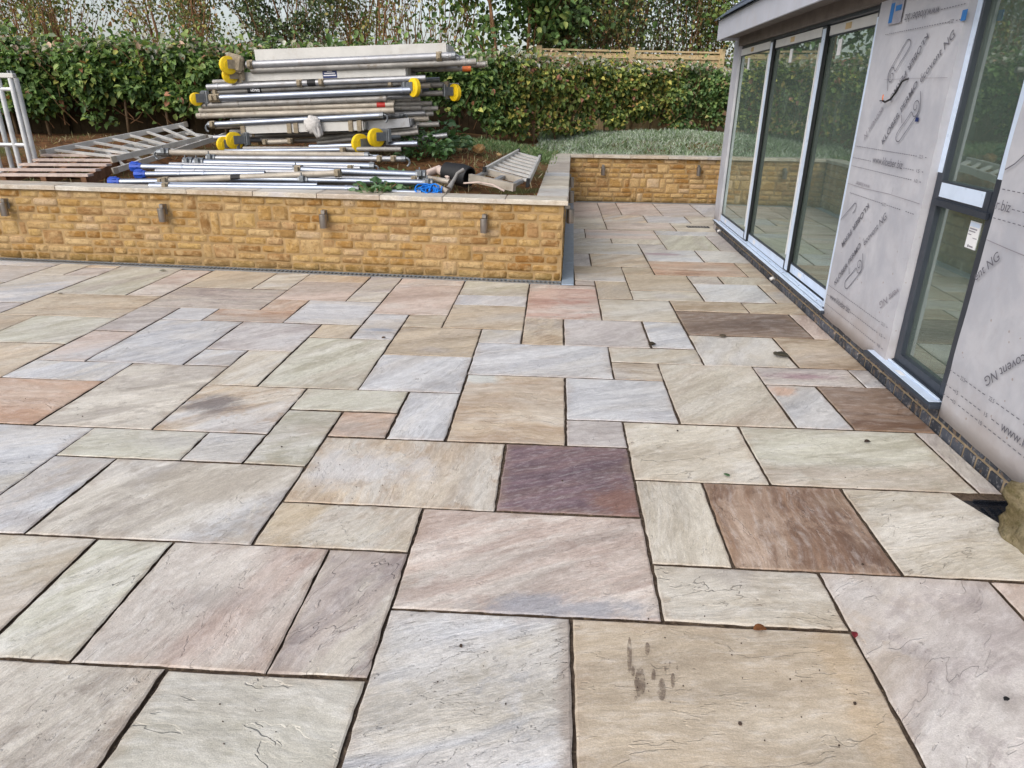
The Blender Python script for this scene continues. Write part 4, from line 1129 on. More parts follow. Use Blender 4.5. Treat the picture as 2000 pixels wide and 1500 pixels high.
# ------------------------------------------------------------------ garden ground
def sstep(a, b, x):
    t = min(1, max(0, (x - a) / (b - a)))
    return t * t * (3 - 2 * t)
def gz(x, y):
    z = 0.66 + 0.34 * sstep(7.0, 10.8, y) * sstep(0.6, -2.5, x) + 0.10 * sstep(7.6, 11, y) * (1 - sstep(0.6, -2.5, x))
    z += 0.22 * sstep(12.2, 14.0, y) * sstep(-1.5, 0.5, x)
    z += 0.10 * math.exp(-((x + 1.35) ** 2 / 0.5 + (y - 9.3) ** 2 / 0.9))
    z += 0.10 * math.exp(-((x - 2.2) ** 2 / 1.5 + (y - 13.2) ** 2 / 0.5))
    z += 0.03 * noise.noise(Vector((x * 1.1, y * 1.1, 0))) + 0.012 * noise.noise(Vector((x * 5, y * 5, 4)))
    k_ = (1 - sstep(12.25, 12.95, y)) * sstep(-0.4, -0.05, x)      # level with the coping of the far wall
    return z * (1 - k_) + 0.715 * k_
V, F, idx = [], [], {}
xs_ = [-40, -25, -16] + [-12 + 0.16 * k for k in range(105)] + [6, 9, 15, 25, 40]
ys_ = [6.62 + 0.16 * k for k in range(58)] + [16.5, 19, 24, 32, 45, 70]
def inside(x, y): return (x < -0.02 and y > wall_y(x) + 0.1) or y > BACK_Y + 0.12
for b, y in enumerate(ys_):
    for a, x in enumerate(xs_):
        idx[(a, b)] = len(V)
        V.append((x, y, gz(x, y)))
for b in range(len(ys_) - 1):
    for a in range(len(xs_) - 1):
        cx, cy = (xs_[a] + xs_[a + 1]) / 2, (ys_[b] + ys_[b + 1]) / 2
        if inside(cx, cy): F.append((idx[(a, b)], idx[(a + 1, b)], idx[(a + 1, b + 1)], idx[(a, b + 1)]))
garden = link('garden_ground', mesh_from(V, F, True), M_SOIL)
garden['kind'] = 'structure'
M_FIELD = simple('field turf', lin((92, 100, 66)), 0.95, 0, 0.2, 0.6, 0.6, 0.1)
far = link('ground', mesh_from([(-500, -500, -0.32), (500, -500, -0.32), (500, 500, -0.32), (-500, 500, -0.32)], [(0, 1, 2, 3)]), M_FIELD)
far['kind'] = 'structure'

# ------------------------------------------------------------------ leaves, grass
def leaf_object(name, P, D, Nn, S, C, mat=None, parent=None, width=0.36, fold=0.18):
    """P base points, D leaf direction, Nn leaf normal, S length, C colour: n leaves of two folded halves"""
    n = len(P)
    D = D / np.linalg.norm(D, axis=1, keepdims=True)
    Sd = np.cross(D, Nn)
    Sd /= np.maximum(np.linalg.norm(Sd, axis=1, keepdims=True), 1e-6)
    Nn = np.cross(Sd, D)
    s = S[:, None]
    w = width
    pts = [P, P + D * s * .32 - Sd * s * w * .92 + Nn * s * fold, P + D * s * .68 - Sd * s * w * .72 + Nn * s * fold * .8, P + D * s - Nn * s * .10,
           P + D * s * .68 + Sd * s * w * .72 + Nn * s * fold * .8, P + D * s * .32 + Sd * s * w * .92 + Nn * s * fold]
    V = np.stack(pts, 1).reshape(-1, 3)
    base = (np.arange(n) * 6)[:, None]
    Fq = np.concatenate([base + np.array([[0, 1, 2, 3]]), base + np.array([[0, 3, 4, 5]])], 1).reshape(-1)
    me = bpy.data.meshes.new(name)
    me.vertices.add(n * 6)
    me.vertices.foreach_set('co', V.astype(np.float32).ravel())
    me.loops.add(n * 8)
    me.loops.foreach_set('vertex_index', Fq.astype(np.int32))
    me.polygons.add(n * 2)
    me.polygons.foreach_set('loop_start', (np.arange(n * 2) * 4).astype(np.int32))
    me.update(calc_edges=True)
    at = me.attributes.new('tint', 'FLOAT_COLOR', 'POINT')
    at.data.foreach_set('color', np.repeat(np.concatenate([C, np.ones((n, 1))], 1), 6, 0).astype(np.float32).ravel())
    return link(name, me, mat or M_LEAF, parent)
def tints(n, pal, wts, k=1.0, var=0.18):
    pal = np.array([lin(p) for p in pal])
    c = pal[rng.choice(len(pal), n, p=np.array(wts) / sum(wts))] * k * 1.22
    c = c * .88 + c.mean(1, keepdims=True) * .12
    return np.clip(c * (1 + rng.normal(0, var, (n, 1))), 0.005, 0.9)
def rdir(n): 
    v = rng.normal(size=(n, 3))
    return v / np.linalg.norm(v, axis=1, keepdims=True)
def vnoise(X, Y, Z): return np.array([noise.noise(Vector((a, b, c))) for a, b, c in zip(X, Y, Z)])

HP = [(-11.5, 10.0), (-8.0, 10.45), (-5.0, 11.0), (-2.5, 11.7), (-0.6, 12.6), (1.0, 13.9), (2.5, 14.6), (6.0, 15.2)]
def hpath(s_):
    s_ = np.clip(s_, 0, 0.99999)
    seg = np.array([math.dist(HP[i], HP[i + 1]) for i in range(len(HP) - 1)])
    cum = np.r_[0, np.cumsum(seg)] / seg.sum()
    x = np.interp(s_, cum, [p[0] for p in HP]); y = np.interp(s_, cum, [p[1] for p in HP])
    return x, y
HL = sum(math.dist(HP[i], HP[i + 1]) for i in range(len(HP) - 1))
def hedge(name, label, s0, s1, n, pal, wts, size, top=2.2, toppal=((160, 158, 136), (176, 146, 126), (130, 142, 112), (186, 184, 172)), stems=12, low=0.45):
    h = thing(name, label, 'hedge', (float(hpath((s0 + s1) / 2)[0]), float(hpath((s0 + s1) / 2)[1]), 0.9))
    off = np.array(h.location)
    s_ = rng.uniform(s0, s1, n)
    x, y = hpath(s_)
    g = np.array([gz(a, b) for a, b in zip(x, y)])
    tz = top + 0.12 * vnoise(s_ * HL * 1.1, s_ * 0, s_ * 0 + 3) + 0.10 * vnoise(s_ * HL * 4, s_ * 0, s_ * 0 + 8) + np.abs(rng.normal(0, .06, n))
    u = rng.beta(1.25, 0.95, n)
    z = g + 0.10 + (tz - g - 0.10) * u
    cl = vnoise(s_ * HL * 2.2, z * 2.4, z * 0 + 1) 
    cl2 = vnoise(s_ * HL * 5.5, z * 6, z * 0 + 5)
    dep = rng.exponential(0.13, n) + rng.uniform(0, 1, n) ** 6 * 0.4
    front = 0.36 * cl + 0.17 * cl2 + 0.10 * np.cos((u - 0.6) * 3)
    roundt = 0.30 * np.clip((u - 0.86) / 0.14, 0, 1) ** 2
    keep = (cl + 0.5 * cl2 + np.clip((u - low) * 2.6, -1.2, 0.6) + rng.normal(0, 0.18, n)) > -0.34
    yy = y - front + dep + roundt * rng.uniform(0, 2.2, n)
    shoot = rng.random(n) < (0.022 if name == 'beech_hedge' else 0.004)               # loose shoots above the clipped top
    z = np.where(shoot, tz + rng.exponential(0.07, n), z)
    P = np.stack([x + rng.normal(0, 0.04, n), yy + np.where(shoot, rng.uniform(0, .5, n), 0), z], 1)[keep | shoot]
    u = u[keep | shoot]; keep = np.ones(len(u), bool)
    m_ = len(P)
    uu = u[keep]
    D = rdir(m_) * 0.9 + np.array([0, -0.45, -0.35])
    Nn = rdir(m_) * 0.6 + np.stack([np.zeros(m_), -0.7 * np.ones(m_), 0.75 + uu * 0.5], 1)
    C = tints(m_, pal, wts)
    tm = (uu > 0.86) & (rng.random(m_) < (uu - .8) * 3.2)
    C[tm] = tints(tm.sum(), toppal, [1] * len(toppal))
    leaf_object('foliage', P - off, D, Nn, rng.uniform(0.65, 1.3, m_) * size, C, parent=h)
    h.children[0]['kind'] = 'stuff'
    r = random.Random(int(s0 * 100) + 5)
    for k in range(stems):
        ss = s0 + (s1 - s0) * (k + r.uniform(0.2, 0.8)) / stems
        bx, by = [float(v) for v in hpath(ss)]
        by += 0.12
        b = Vector((bx, by, gz(bx, by) - 0.05)) - Vector(off)
        pts = [b, b + Vector((r.uniform(-.06, .06), r.uniform(-.05, .05), 0.5)), b + Vector((r.uniform(-.12, .12), r.uniform(-.1, .1), 1.15))]
        MB().tube(pts, 0.02, 6, taper=[0.024, 0.019, 0.009]).build('stem', M_BARK, h, True)
    mb = MB()
    for k in range(stems * 14):
        ss = r.uniform(s0, s1)
        bx, by = [float(v) for v in hpath(ss)]
        z0 = gz(bx, by) + r.uniform(0.1, 1.0)
        b = Vector((bx, by + r.uniform(0, .3), z0)) - Vector(off)
        e = b + Vector((r.uniform(-.35, .35), r.uniform(-.35, .05), r.uniform(.15, .6)))
        mb.tube([b, (b + e) / 2 + Vector((0, 0, -.04)), e], 0.005, 4, taper=[.007, .005, .002])
    mb.build('twigs', M_TWIG, h)['kind'] = 'stuff'
    return h
hedge('beech_hedge', 'broad-leaved green hedge behind the scaffolding heap, left of the bare patch', 0.0, 0.60, 54000,
      [(82, 110, 54), (104, 132, 66), (66, 92, 48), (134, 154, 78), (166, 166, 76), (150, 100, 70)], [5, 5, 4, 3, .5, .35], 0.096, 2.20, stems=15, low=0.46)
hedge('mixed_hedge', 'yellowing hedge in the middle behind the earth mound', 0.58, 0.80, 22000,
      [(96, 116, 54), (130, 142, 66), (72, 94, 48), (166, 160, 70), (178, 150, 72), (156, 104, 84)], [5, 5, 4, 2, .8, .7], 0.088, 2.17, stems=9, low=0.3)
hedge('wild_hedge', 'green hedge in front of the pale fence on the right', 0.79, 1.0, 22000,
      [(90, 120, 66), (112, 140, 76), (74, 102, 58), (136, 154, 86), (160, 156, 92), (144, 112, 86)], [5, 5, 4, 2.5, .6, .6], 0.078, 2.12, stems=12, low=0.28)

# ------------------------------------------------------------------ fence behind the hedge
fence = thing('timber_fence', 'pale timber panel fence standing behind the hedge on the right', 'fence', (0, 0, 0))
def fence_run(p, q, z0, z1, mat, board=0.115):
    p, q = Vector(p), Vector(q)
    L = (q - p).length
    ang = math.atan2(q.y - p.y, q.x - p.x)
    T = Matrix.Translation((p.x, p.y, 0)) @ Matrix.Rotation(ang, 4, 'Z')
    def put(mb, name):
        o = mb.build(name, mat, fence)
        o.matrix_local = T
    n = int(L / board)
    for k in range(n): put(MB().box(k * board + .003, (k + 1) * board - .003, 0.0, 0.014, z0, z1 - 0.06), 'board')
    put(MB().box(0, L, -0.03, 0.045, z1 - 0.035, z1), 'cap_rail')
    put(MB().box(0, L, -0.028, -0.0005, z1 - 0.15, z1 - 0.10), 'rail')
    put(MB().box(0, L, -0.028, -0.0005, z0 + 0.15, z0 + 0.22), 'rail')
    x = 0
    while x < L:
        put(MB().box(x - 0.05, x + 0.05, -0.055, 0.06, z0, z1 + 0.05), 'post')
        x += 1.85
fence_run((-0.4, 15.0), (3.3, 15.6), 0.7, 2.50, M_FENCE)
fence2 = fence
fence = thing('timber_fence', 'dark fence half hidden low behind the broad-leaved hedge', 'fence', (0, 0, 0))
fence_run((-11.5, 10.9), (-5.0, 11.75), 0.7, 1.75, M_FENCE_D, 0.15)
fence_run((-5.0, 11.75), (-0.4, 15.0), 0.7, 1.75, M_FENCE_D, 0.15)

# ------------------------------------------------------------------ trees beyond
def grow(r, mb, p, d, L, rad, depth, tips, bend=0.25, up=0.15, fork=(2, 4), minr=0.004):
    n = 4
    pts, rs = [p.copy()], [rad]
    for k in range(n):
        d = (d + Vector((r.uniform(-bend, bend), r.uniform(-bend, bend), r.uniform(-bend * .5, bend * .5) + up))).normalized()
        p = p + d * (L / n)
        pts.append(p.copy()); rs.append(rad * (1 - 0.6 * (k + 1) / n))
        if depth <= 1: tips.append((p.copy(), d.copy()))
    mb.tube(pts, rad, 5 if depth > 1 else 3, taper=rs)
    if depth > 0:
        for k in range(r.randint(*fork)):
            i = r.randint(1, n)
            dd = (d * 0.7 + Vector((r.uniform(-1, 1), r.uniform(-1, 1), r.uniform(-.1, .8)))).normalized()
            grow(r, mb, pts[i], dd, L * r.uniform(.45, .75), max(minr, rs[i] * 0.65), depth - 1, tips, bend, up, fork, minr)
def tree(name, label, base, H, nst, spread, nleaf, pal, wts, size, seed, depth=3, rad=0.035, lean=0.25, scatter=0.16, up=0.2, mat=M_TWIG, fill=0.0, zlow=None):
    r = random.Random(seed)
    b = Vector((base[0], base[1], 0.95))
    t = thing(name, label, 'tree', b)
    tips = []
    for k in range(nst):
        mb = MB()
        p = Vector((r.uniform(-.25, .25) * spread, r.uniform(-.25, .25) * spread, 0))
        d = Vector((r.uniform(-lean, lean) + p.x * .25, r.uniform(-lean, lean), 1)).normalized()
        grow(r, mb, p, d, H * r.uniform(.45, .62), rad * r.uniform(.7, 1.2), depth, tips, 0.16, up)
        mb.build('trunk' if nst < 4 else 'stem', mat, t)
    T = np.array([tuple(a) for a, _ in tips])
    k = rng.integers(0, len(T), nleaf)
    P = T[k] + rng.normal(0, scatter, (nleaf, 3))
    if fill:
        m_ = int(nleaf * fill)
        q = rng.normal(size=(m_, 3)) * np.array([spread * .55, spread * .4, H * .22]) + np.array([0, 0, H * .55])
        P = np.concatenate([P, q])
    if zlow is not None: P = P[P[:, 2] > zlow]
    n = len(P)
    cl = vnoise(P[:, 0] * 1.5 + seed, P[:, 1] * 1.5, P[:, 2] * 1.5) + 0.5 * vnoise(P[:, 0] * 4 + seed, P[:, 1] * 4, P[:, 2] * 4)
    P = P[cl > -0.16]
    n = len(P)
    D = rdir(n) + np.array([0, -.1, -.5])
    Nn = rdir(n) * .7 + np.array([0, -.3, .8])
    leaf_object('crown', P, D, Nn, rng.uniform(.7, 1.3, n) * size, tints(n, pal, wts), parent=t)
    [c for c in t.children if c.name.startswith('crown')][0]['kind'] = 'stuff'
    return t
G1 = [(104, 120, 66), (126, 136, 76), (84, 100, 58), (160, 148, 76), (172, 128, 80)]
G2 = [(84, 114, 56), (108, 134, 68), (68, 94, 48), (140, 152, 74)]
G3 = [(88, 108, 70), (110, 126, 84), (72, 90, 60), (132, 140, 92)]
tree('twiggy_shrub', 'thin twiggy shrub at the far left against the pale sky', (-10.4, 15.5), 4.6, 8, 2.2, 4000, G1, [3, 3, 3, 2, 1], 0.075, 1, lean=.4)
tree('twiggy_shrub', 'loose yellow-tinged shrub left of the scaffolding heap', (-7.9, 15.8), 4.8, 8, 2.2, 4600, G1, [3, 3, 3, 2, 1], 0.075, 2, lean=.4)
tree('leafy_shrub', 'dark leafy shrub rising above the left end of the scaffolding heap', (-5.7, 16.0), 5.0, 7, 2.0, 9000, G3, [4, 3, 4, 1], 0.085, 3, lean=.35, scatter=.2)
tree('coppiced_shrub', 'fan of thin bare rods above the middle of the scaffolding heap', (-3.0, 16.2), 5.2, 26, 1.6, 1600, G1, [2, 3, 1, 3, 1], 0.075, 4, depth=1, rad=.02, lean=.42, up=.28)
tree('leafy_shrub', 'brown twigged shrub between the bare rods and the dark shrub', (-4.4, 16.5), 4.6, 9, 1.6, 4500, G1, [3, 3, 3, 2, 1], 0.075, 5, lean=.4)
tree('broadleaf_tree', 'dense broad-leaved green tree above the right end of the heap', (-0.9, 15.6), 5.4, 3, 2.0, 6500, G2, [4, 4, 4, 2], 0.13, 6, rad=.05, lean=.2, scatter=.24, fill=.55)
tree('evergreen_tree', 'dusky green tree left of the pale fence', (0.55, 16.6), 5.4, 3, 1.6, 5200, G3, [4, 3, 4, 1], 0.095, 7, rad=.05, lean=.2, scatter=.22, fill=.6)
tree('bare_shrub', 'thicket of pale bare stems right behind the fence', (2.0, 17.6), 4.6, 22, 2.0, 5000, G3, [3, 3, 2, 2], 0.07, 8, depth=2, rad=.022, lean=.42, up=.2)
tree('leafy_shrub', 'small-leaved tree filling the corner beside the slate roof', (3.3, 18.0), 5.2, 7, 2.0, 9000, G1, [4, 3, 4, 2, 1], 0.08, 9, lean=.3, scatter=.2, fill=.2)
tree('leafy_shrub', 'grey-green tree far behind the bare stems', (1.2, 20.5), 6.0, 7, 2.6, 9000, G3, [4, 3, 3, 1], 0.09, 10, lean=.35, scatter=.22, fill=.2)
tree('leafy_shrub', 'distant thin tree behind the fan of bare rods', (-6.8, 21.0), 5.2, 7, 3.0, 2600, G3, [4, 3, 3, 1], 0.085, 12, lean=.4, scatter=.22)

tree('leafy_shrub', 'second yellowish shrub at the far left corner', (-12.4, 17.0), 5.0, 8, 2.4, 4200, G1, [3, 3, 3, 2, 1], 0.08, 21, lean=.4)
tree('leafy_shrub', 'ochre-leaved shrub just behind the hedge left of the heap', (-9.2, 18.5), 5.2, 8, 2.6, 4200, G1, [2, 3, 2, 3, 2], 0.08, 22, lean=.4)
tree('broadleaf_tree', 'tall green tree behind the evergreen in the middle', (-0.2, 18.6), 6.4, 3, 2.2, 7000, G2, [4, 4, 4, 2], 0.12, 23, rad=.05, lean=.25, scatter=.26, fill=.4)
tree('bare_shrub', 'bare brown thicket low behind the evergreen, left of the fence', (0.9, 16.2), 3.2, 20, 1.6, 2600, G1, [3, 3, 2, 2, 2], 0.07, 24, depth=2, rad=.018, lean=.42, up=.2)
tree('broadleaf_tree', 'golden-green tree just left of the slate roof edge', (4.4, 16.6), 4.6, 4, 1.6, 5000, G2, [3, 4, 2, 4], 0.10, 25, rad=.04, lean=.25, scatter=.24, fill=.4)

# ------------------------------------------------------------------ grass and weeds
def blades(name, n, region, hgt, pal, wts, dens=None):
    x = rng.uniform(region[0], region[1], n); y = rng.uniform(region[2], region[3], n)
    ok = np.array([inside(a, b) and (dens is None or rng.random() < dens(a, b)) for a, b in zip(x, y)])
    x, y = x[ok], y[ok]
    n = len(x)
    z = np.array([gz(a, b) for a, b in zip(x, y)]) - 0.01
    P = np.stack([x, y, z], 1)
    h = rng.uniform(.5, 1.3, n) * hgt
    cx_, cy_ = vnoise(x * 3, y * 3, x * 0), vnoise(x * 3, y * 3, x * 0 + 7)
    h = h * (0.75 + 0.9 * np.abs(vnoise(x * 2.1, y * 2.1, x * 0 + 3)))
    D = np.stack([rng.normal(0, .75, n) + cx_ * 1.6, rng.normal(0, .75, n) + cy_ * 1.6, np.ones(n)], 1)
    o = leaf_object(name, P, D, rdir(n), h, tints(n, pal, wts), width=0.055, fold=0.02)
    o['kind'] = 'stuff'
    return o
FROST = [(166, 180, 160), (190, 198, 186), (134, 156, 118), (208, 212, 204), (112, 138, 92)]
o = blades('grass', 48000, (-0.3, 5.0, 12.29, 14.6), 0.085, FROST, [4, 3, 4, 1.2, 3])
tag(o, 'frosted rough grass on the bank behind the far wall', 'grass')
o = blades('grass', 14000, (-2.6, 0.0, 9.2, 12.4), 0.09, [(110, 136, 84), (140, 160, 116), (92, 118, 66), (160, 150, 110)], [4, 3, 4, 1], lambda a, b: sstep(9.8, 11.2, b))
tag(o, 'green grass below the yellowing hedge behind the earth mound', 'grass')
o = blades('grass', 9000, (-7.5, -0.1, 6.75, 10.4), 0.09, [(128, 124, 84), (150, 138, 98), (104, 116, 70), (172, 160, 128)], [4, 3, 3, 2], lambda a, b: 0.15 + 0.85 * max(0, noise.noise(Vector((a * 1.3, b * 1.3, 9))) + .1))
tag(o, 'dry straggling grass among the poles in the raised bed', 'grass')
def weed(label, x, y, rx, ry, h, n, pal, size):
    z = gz(x, y)
    t = thing('weed_clump', label, 'plant', (x, y, z), 0, 'weeds among the poles')
    a = rng.uniform(0, 6.28, n); q = np.sqrt(rng.random(n))
    P = np.stack([np.cos(a) * q * rx, np.sin(a) * q * ry, rng.random(n) * h * (1.1 - q * .6)], 1)
    D = np.stack([np.cos(a), np.sin(a), rng.uniform(-.2, .7, n)], 1) + rdir(n) * .5
    leaf_object('leaves', P, D, rdir(n) * .6 + np.array([0, -.3, 1]), rng.uniform(.7, 1.3, n) * size, tints(n, pal, [3, 3, 2]), parent=t, width=.45).__setitem__('kind', 'stuff')
    mb = MB()
    for k in range(8):
        aa = rnd.uniform(0, 6.28)
        mb.tube([(0, 0, -.02), (math.cos(aa) * rx * .4, math.sin(aa) * ry * .4, h * .5), (math.cos(aa) * rx * .8, math.sin(aa) * ry * .8, h * .8)], .004, 4)
    mb.build('stalks', M_TWIG, t)['kind'] = 'stuff'
WG = [(76, 110, 62), (98, 132, 84), (120, 150, 110)]
for lab, (u, v, Y), rx, h, n in (('broad-leaved weed clump in front of the poles beside the blue rope', (1290, 1035, 6.85), .24, .22, 150), ('weed clump growing over the pole ends below the yellow wheel', (1370, 905, 7.5), .24, .24, 130),
                             ('dark green weeds beside the right end of the lower poles', (1590, 830, 9.0), .34, .32, 240), ('tall weeds below the right-hand pole ends, at the earth mound', (1690, 760, 9.6), .4, .4, 260), ('small weed beside the tip of the bright pole', (1500, 965, 7.2), .08, .10, 30)):
    p = pile(u, v, Y)
    weed(lab, p.x, Y, rx, rx * .7, h, n, WG, 0.085)
o = link('x', None) if False else None
# ------------------------------------------------------------------ scaffolding heap
def pole(name, label, cat, p, q, r, mat, parts=(), group='loose scaffold poles', n=12):
    p, q = Vector(p), Vector(q)
    c = (p + q) / 2
    t = thing(name, label, cat, c, 0, group)
    r *= 1.1
    MB().tube([p - c, q - c], r, n, True).build('tube', mat, t, auto=50)
    d = (q - p).normalized()
    L = (q - p).length
    for kind, f in parts:
        a = p + d * (L * f) - c
        if kind == 'coupler':
            mb = MB().tube([a - d * .05, a + d * .05], r * 1.45, 10)
            b = a + Vector((0, -r * 1.5, r * .6))
            mb.box(b.x - .022, b.x + .022, b.y - .02, b.y + .02, b.z - .03, b.z + .03, .006)
            mb.tube([b + Vector((0, -.01, .03)), b + Vector((0, -.01, .06))], .008, 6)
            mb.build('coupler', M_GALV, t)
        elif kind == 'ring': MB().tube([a - d * .012, a + d * .012], r * 1.12, 12).build('collar', mat, t)
        elif kind == 'hook0' or kind == 'hook1':
            s_ = -1 if kind == 'hook0' else 1
            pts = [a + d * s_ * (0.05 - .05 * math.cos(k * .5)) * 1.0 + Vector((0, 0, -.05 + .05 * math.cos(k * .5 - .3))) + d * s_ * .03 * k * .35 for k in range(7)]
            mb = MB().tube([a - d * s_ * .03, a + d * s_ * .02], r * 1.15, 10)
            o_ = Vector((0, 0, 0))
            pts = [a + d * s_ * (.02 + .045 * math.sin(k * .55)) + Vector((0, 0, .045 * math.cos(k * .55) - .045 + .01)) for k in range(6)]
            mb.tube(pts, .012, 6)
            mb.build('hook', M_GALV, t)
        elif kind.startswith('cap'):
            s_ = -1 if kind[3] == '0' else 1
            mm = {'b': M_BLUE, 'o': M_ORANGE, 'r': M_RED}[kind[4]]
            m_ = MB().tube([a - d * s_ * .03, a + d * s_ * .06, a + d * s_ * .085], r * 1.5, 10, taper=[r * 1.2, r * 1.55, r * 1.5])
            for k in range(8):
                an = k * math.pi / 4
                sd_ = Vector((0, math.cos(an), math.sin(an))) * r * 1.5
                m_.tube([a + d * s_ * .0 + sd_, a + d * s_ * .08 + sd_], .006, 4)
            m_.build('end_cap', mm, t)
        elif kind.startswith('band'):
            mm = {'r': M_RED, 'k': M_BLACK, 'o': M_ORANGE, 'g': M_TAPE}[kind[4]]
            MB().tube([a - d * .05, a + d * .05], r * 1.03, 12).build('tape_or_gap_band', mm, t)
        elif kind == 'clamp':
            MB().tube([a - d * .03, a + d * .03], r * 1.3, 10).box(a.x - .02, a.x + .02, a.y - r * 1.9, a.y - r, a.z - .025, a.z + .035, .005).build('clamp', M_CAST, t)
    return t
def frame(label, p, q, r, mat, depth=0.72, rungs=5, parts=(), rise=0.0):
    """tower frame lying flat: long tube in front, its pair behind, rungs between"""
    t = pole('tower_scaffold_bay', label, 'scaffolding', p, q, r, mat, parts, 'tower frames stacked in the heap')
    p, q = Vector(p), Vector(q)
    c = (p + q) / 2
    o = Vector((0.05, depth, rise))
    MB().tube([p - c + o, q - c + o], r, 10, True).build('tube', mat, t, auto=50)
    for k in range(rungs):
        a = (p + (q - p) * ((k + .5) / rungs)) - c
        MB().tube([a, a + o], r * .72, 8).build('rung', mat, t)
    return t
def castor(label, at, axis_deg, r=0.10, dirty=False, tilt=0.0, flip=1):
    r *= 0.97
    axis_deg = -42 if axis_deg < 45 else (44 if axis_deg < 70 else axis_deg)
    """yellow wheel on a bracket with a stem going up into a tube"""
    t = thing('castor_wheel', label, 'castor', at, R(axis_deg), 'yellow castor wheels on the heap')
    ax = Vector((1, 0, tilt)).normalized()
    mb = MB().tube([-ax * .026, -ax * .022, ax * .022, ax * .026], r, 24, taper=[r * .9, r, r, r * .9])
    mb.build('wheel', M_YEL, t, auto=35)
    MB().tube([-ax * .031, ax * .031], r * .55, 16).build('wheel_face', M_YEL, t, auto=35)
    MB().tube([-ax * .036, ax * .036], .018, 10).build('hub', M_GALV, t)
    bm_ = M_CAST if dirty else M_GALV
    mb = MB()
    for s_ in (-1, 1): mb.box(s_ * .040 - .003, s_ * .040 + .003, -.02, r * 1.05, -.035, .06)
    mb.box(-.062, .062, r * 1.05, r * 1.05 + .014, -.075, .085)
    mb.build('bracket', bm_, t)
    MB().box(-.07, .07, r * 1.05 + .0145, r * 1.05 + .06, -.05, .095, .006).build('swivel_plate', bm_, t)
    MB().tube([(0, r * 1.05 + .06, .0), (0, r * 1.05 + .22, .0)], .026, 10).build('stem', bm_, t)
    return t
def deck(label, p, q, depth, h, mat, side=True, label_at=None):
    """platform deck: long side beam in front and behind, board on top"""
    p, q = Vector(p), Vector(q)
    c = (p + q) / 2
    t = thing('scaffold_platform', label, 'platform', c, 0, 'platform decks in the heap')
    a, b = p - c, q - c
    MB().beam(a, b, 0.035, h).build('side_beam', mat, t)
    MB().beam(a + Vector((0, depth, 0)), b + Vector((0, depth, 0)), 0.035, h).build('side_beam', mat, t)
    MB().beam(a + Vector((0, depth / 2, h * .3)), b + Vector((0, depth / 2, h * .3)), depth - .04, 0.015).build('deck_board', M_PANEL, t)
    for e in (a, b): MB().beam(e + Vector((0, 0.02, 0)), e + Vector((0, depth - .02, 0)), .03, h * .8).build('end_beam', mat, t)
    if label_at:
        f = a + (b - a) * label_at
        d = (b - a).normalized()
        s_ = MB().beam(f - d * .085 + Vector((0, -.019, 0)), f + d * .085 + Vector((0, -.019, 0)), 0.002, h * .92).build('sticker', M_NAVY, t)
        mb = MB()
        for zz, w_ in ((.028, .03), (.006, .065), (-.018, .075)):
            mb.beam(f - d * w_ + Vector((0, -.0205, zz)), f + d * w_ + Vector((0, -.0205, zz)), 0.001, .011)
        mb.build('sticker_print', M_WHITE, s_)
    return t
Y0 = 8.7
P = lambda u, v, y=Y0: pile(u, v, y)
# the tall stack, top to bottom
deck('top platform deck of the heap, long pale panel with a cream end', P(497, 162, 8.72), P(1740, 118, 8.72), .55, .125, M_PANEL)
MB().beam((0, 0, 0), (0.001, 0, 0), .001, .001)
frame('topmost frame tube of the heap with a hook at its right end', P(440, 222, 8.66), P(1790, 163, 8.66), .037, M_ALU, .6, 4, [('clamp', .02), ('clamp', .93), ('hook1', 1.0), ('ring', .97)])
frame('long grey frame tube second from the top, sticking out right', P(470, 258, 8.68), P(1935, 203, 8.68), .033, M_TUBE_D, .6, 5, [('ring', .82), ('ring', .95)])
pole('scaffold_tube', 'tube with an orange end at the right of the heap', 'scaffold pole', P(1250, 258, 9.0), P(1895, 247, 9.0), .026, M_TUBE_D, [('band' + 'o', .965)])
deck('pale platform deck with a navy sticker', P(415, 302, 8.72), P(1475, 262, 8.72), .55, .098, M_PANEL, True, .54)
frame('frame tube with two joining sleeves and a dark gap', P(182, 368, 8.66), P(1605, 308, 8.66), .030, M_ALU, .7, 5, [('ring', .05), ('clamp', .43), ('band' + 'k', .485), ('clamp', .53)])  # the shaded gap is a black band painted round the tube
lw = frame('grey frame tube with the word on a black band near its left end', P(215, 402, 8.7), P(1480, 338, 8.7), .027, M_TUBE_D, .7, 5, [('clamp', .02), ('band' + 'k', .21), ('band' + 'k', .24), ('clamp', .92)])
frame('bright frame tube running from the left yellow block to the right yellow wheel', P(205, 440, 8.62), P(1530, 386, 8.62), .034, M_ALU_B, .7, 5, [('clamp', .01), ('ring', .94), ('clamp', .035)])
frame('short grey frame behind, carrying the far right castor', P(1200, 362, 9.05), P(1760, 350, 9.05), .028, M_TUBE_D, .5, 3, [('clamp', .97)])
frame('lower short grey frame behind at the right of the heap', P(1200, 420, 9.05), P(1755, 405, 9.05), .028, M_TUBE_D, .5, 3, [('clamp', .97)])
frame('dull frame tube with evenly spaced collars', P(150, 488, 8.64), P(1352, 440, 8.64), .029, M_TUBE_D, .7, 6, [('ring', k) for k in (.2, .395, .59, .785, .99)])
frame('dull frame tube with a scrap of red tape near its right end', P(132, 518, 8.66), P(1400, 480, 8.66), .026, M_TUBE_T, .7, 5, [('band' + 'r', .935), ('ring', .99)])
frame('muddy tan frame tube with a brown left end', P(116, 555, 8.64), P(1400, 518, 8.64), .030, M_TUBE_T, .7, 5, [('ring', .02), ('ring', .045), ('ring', .14)])
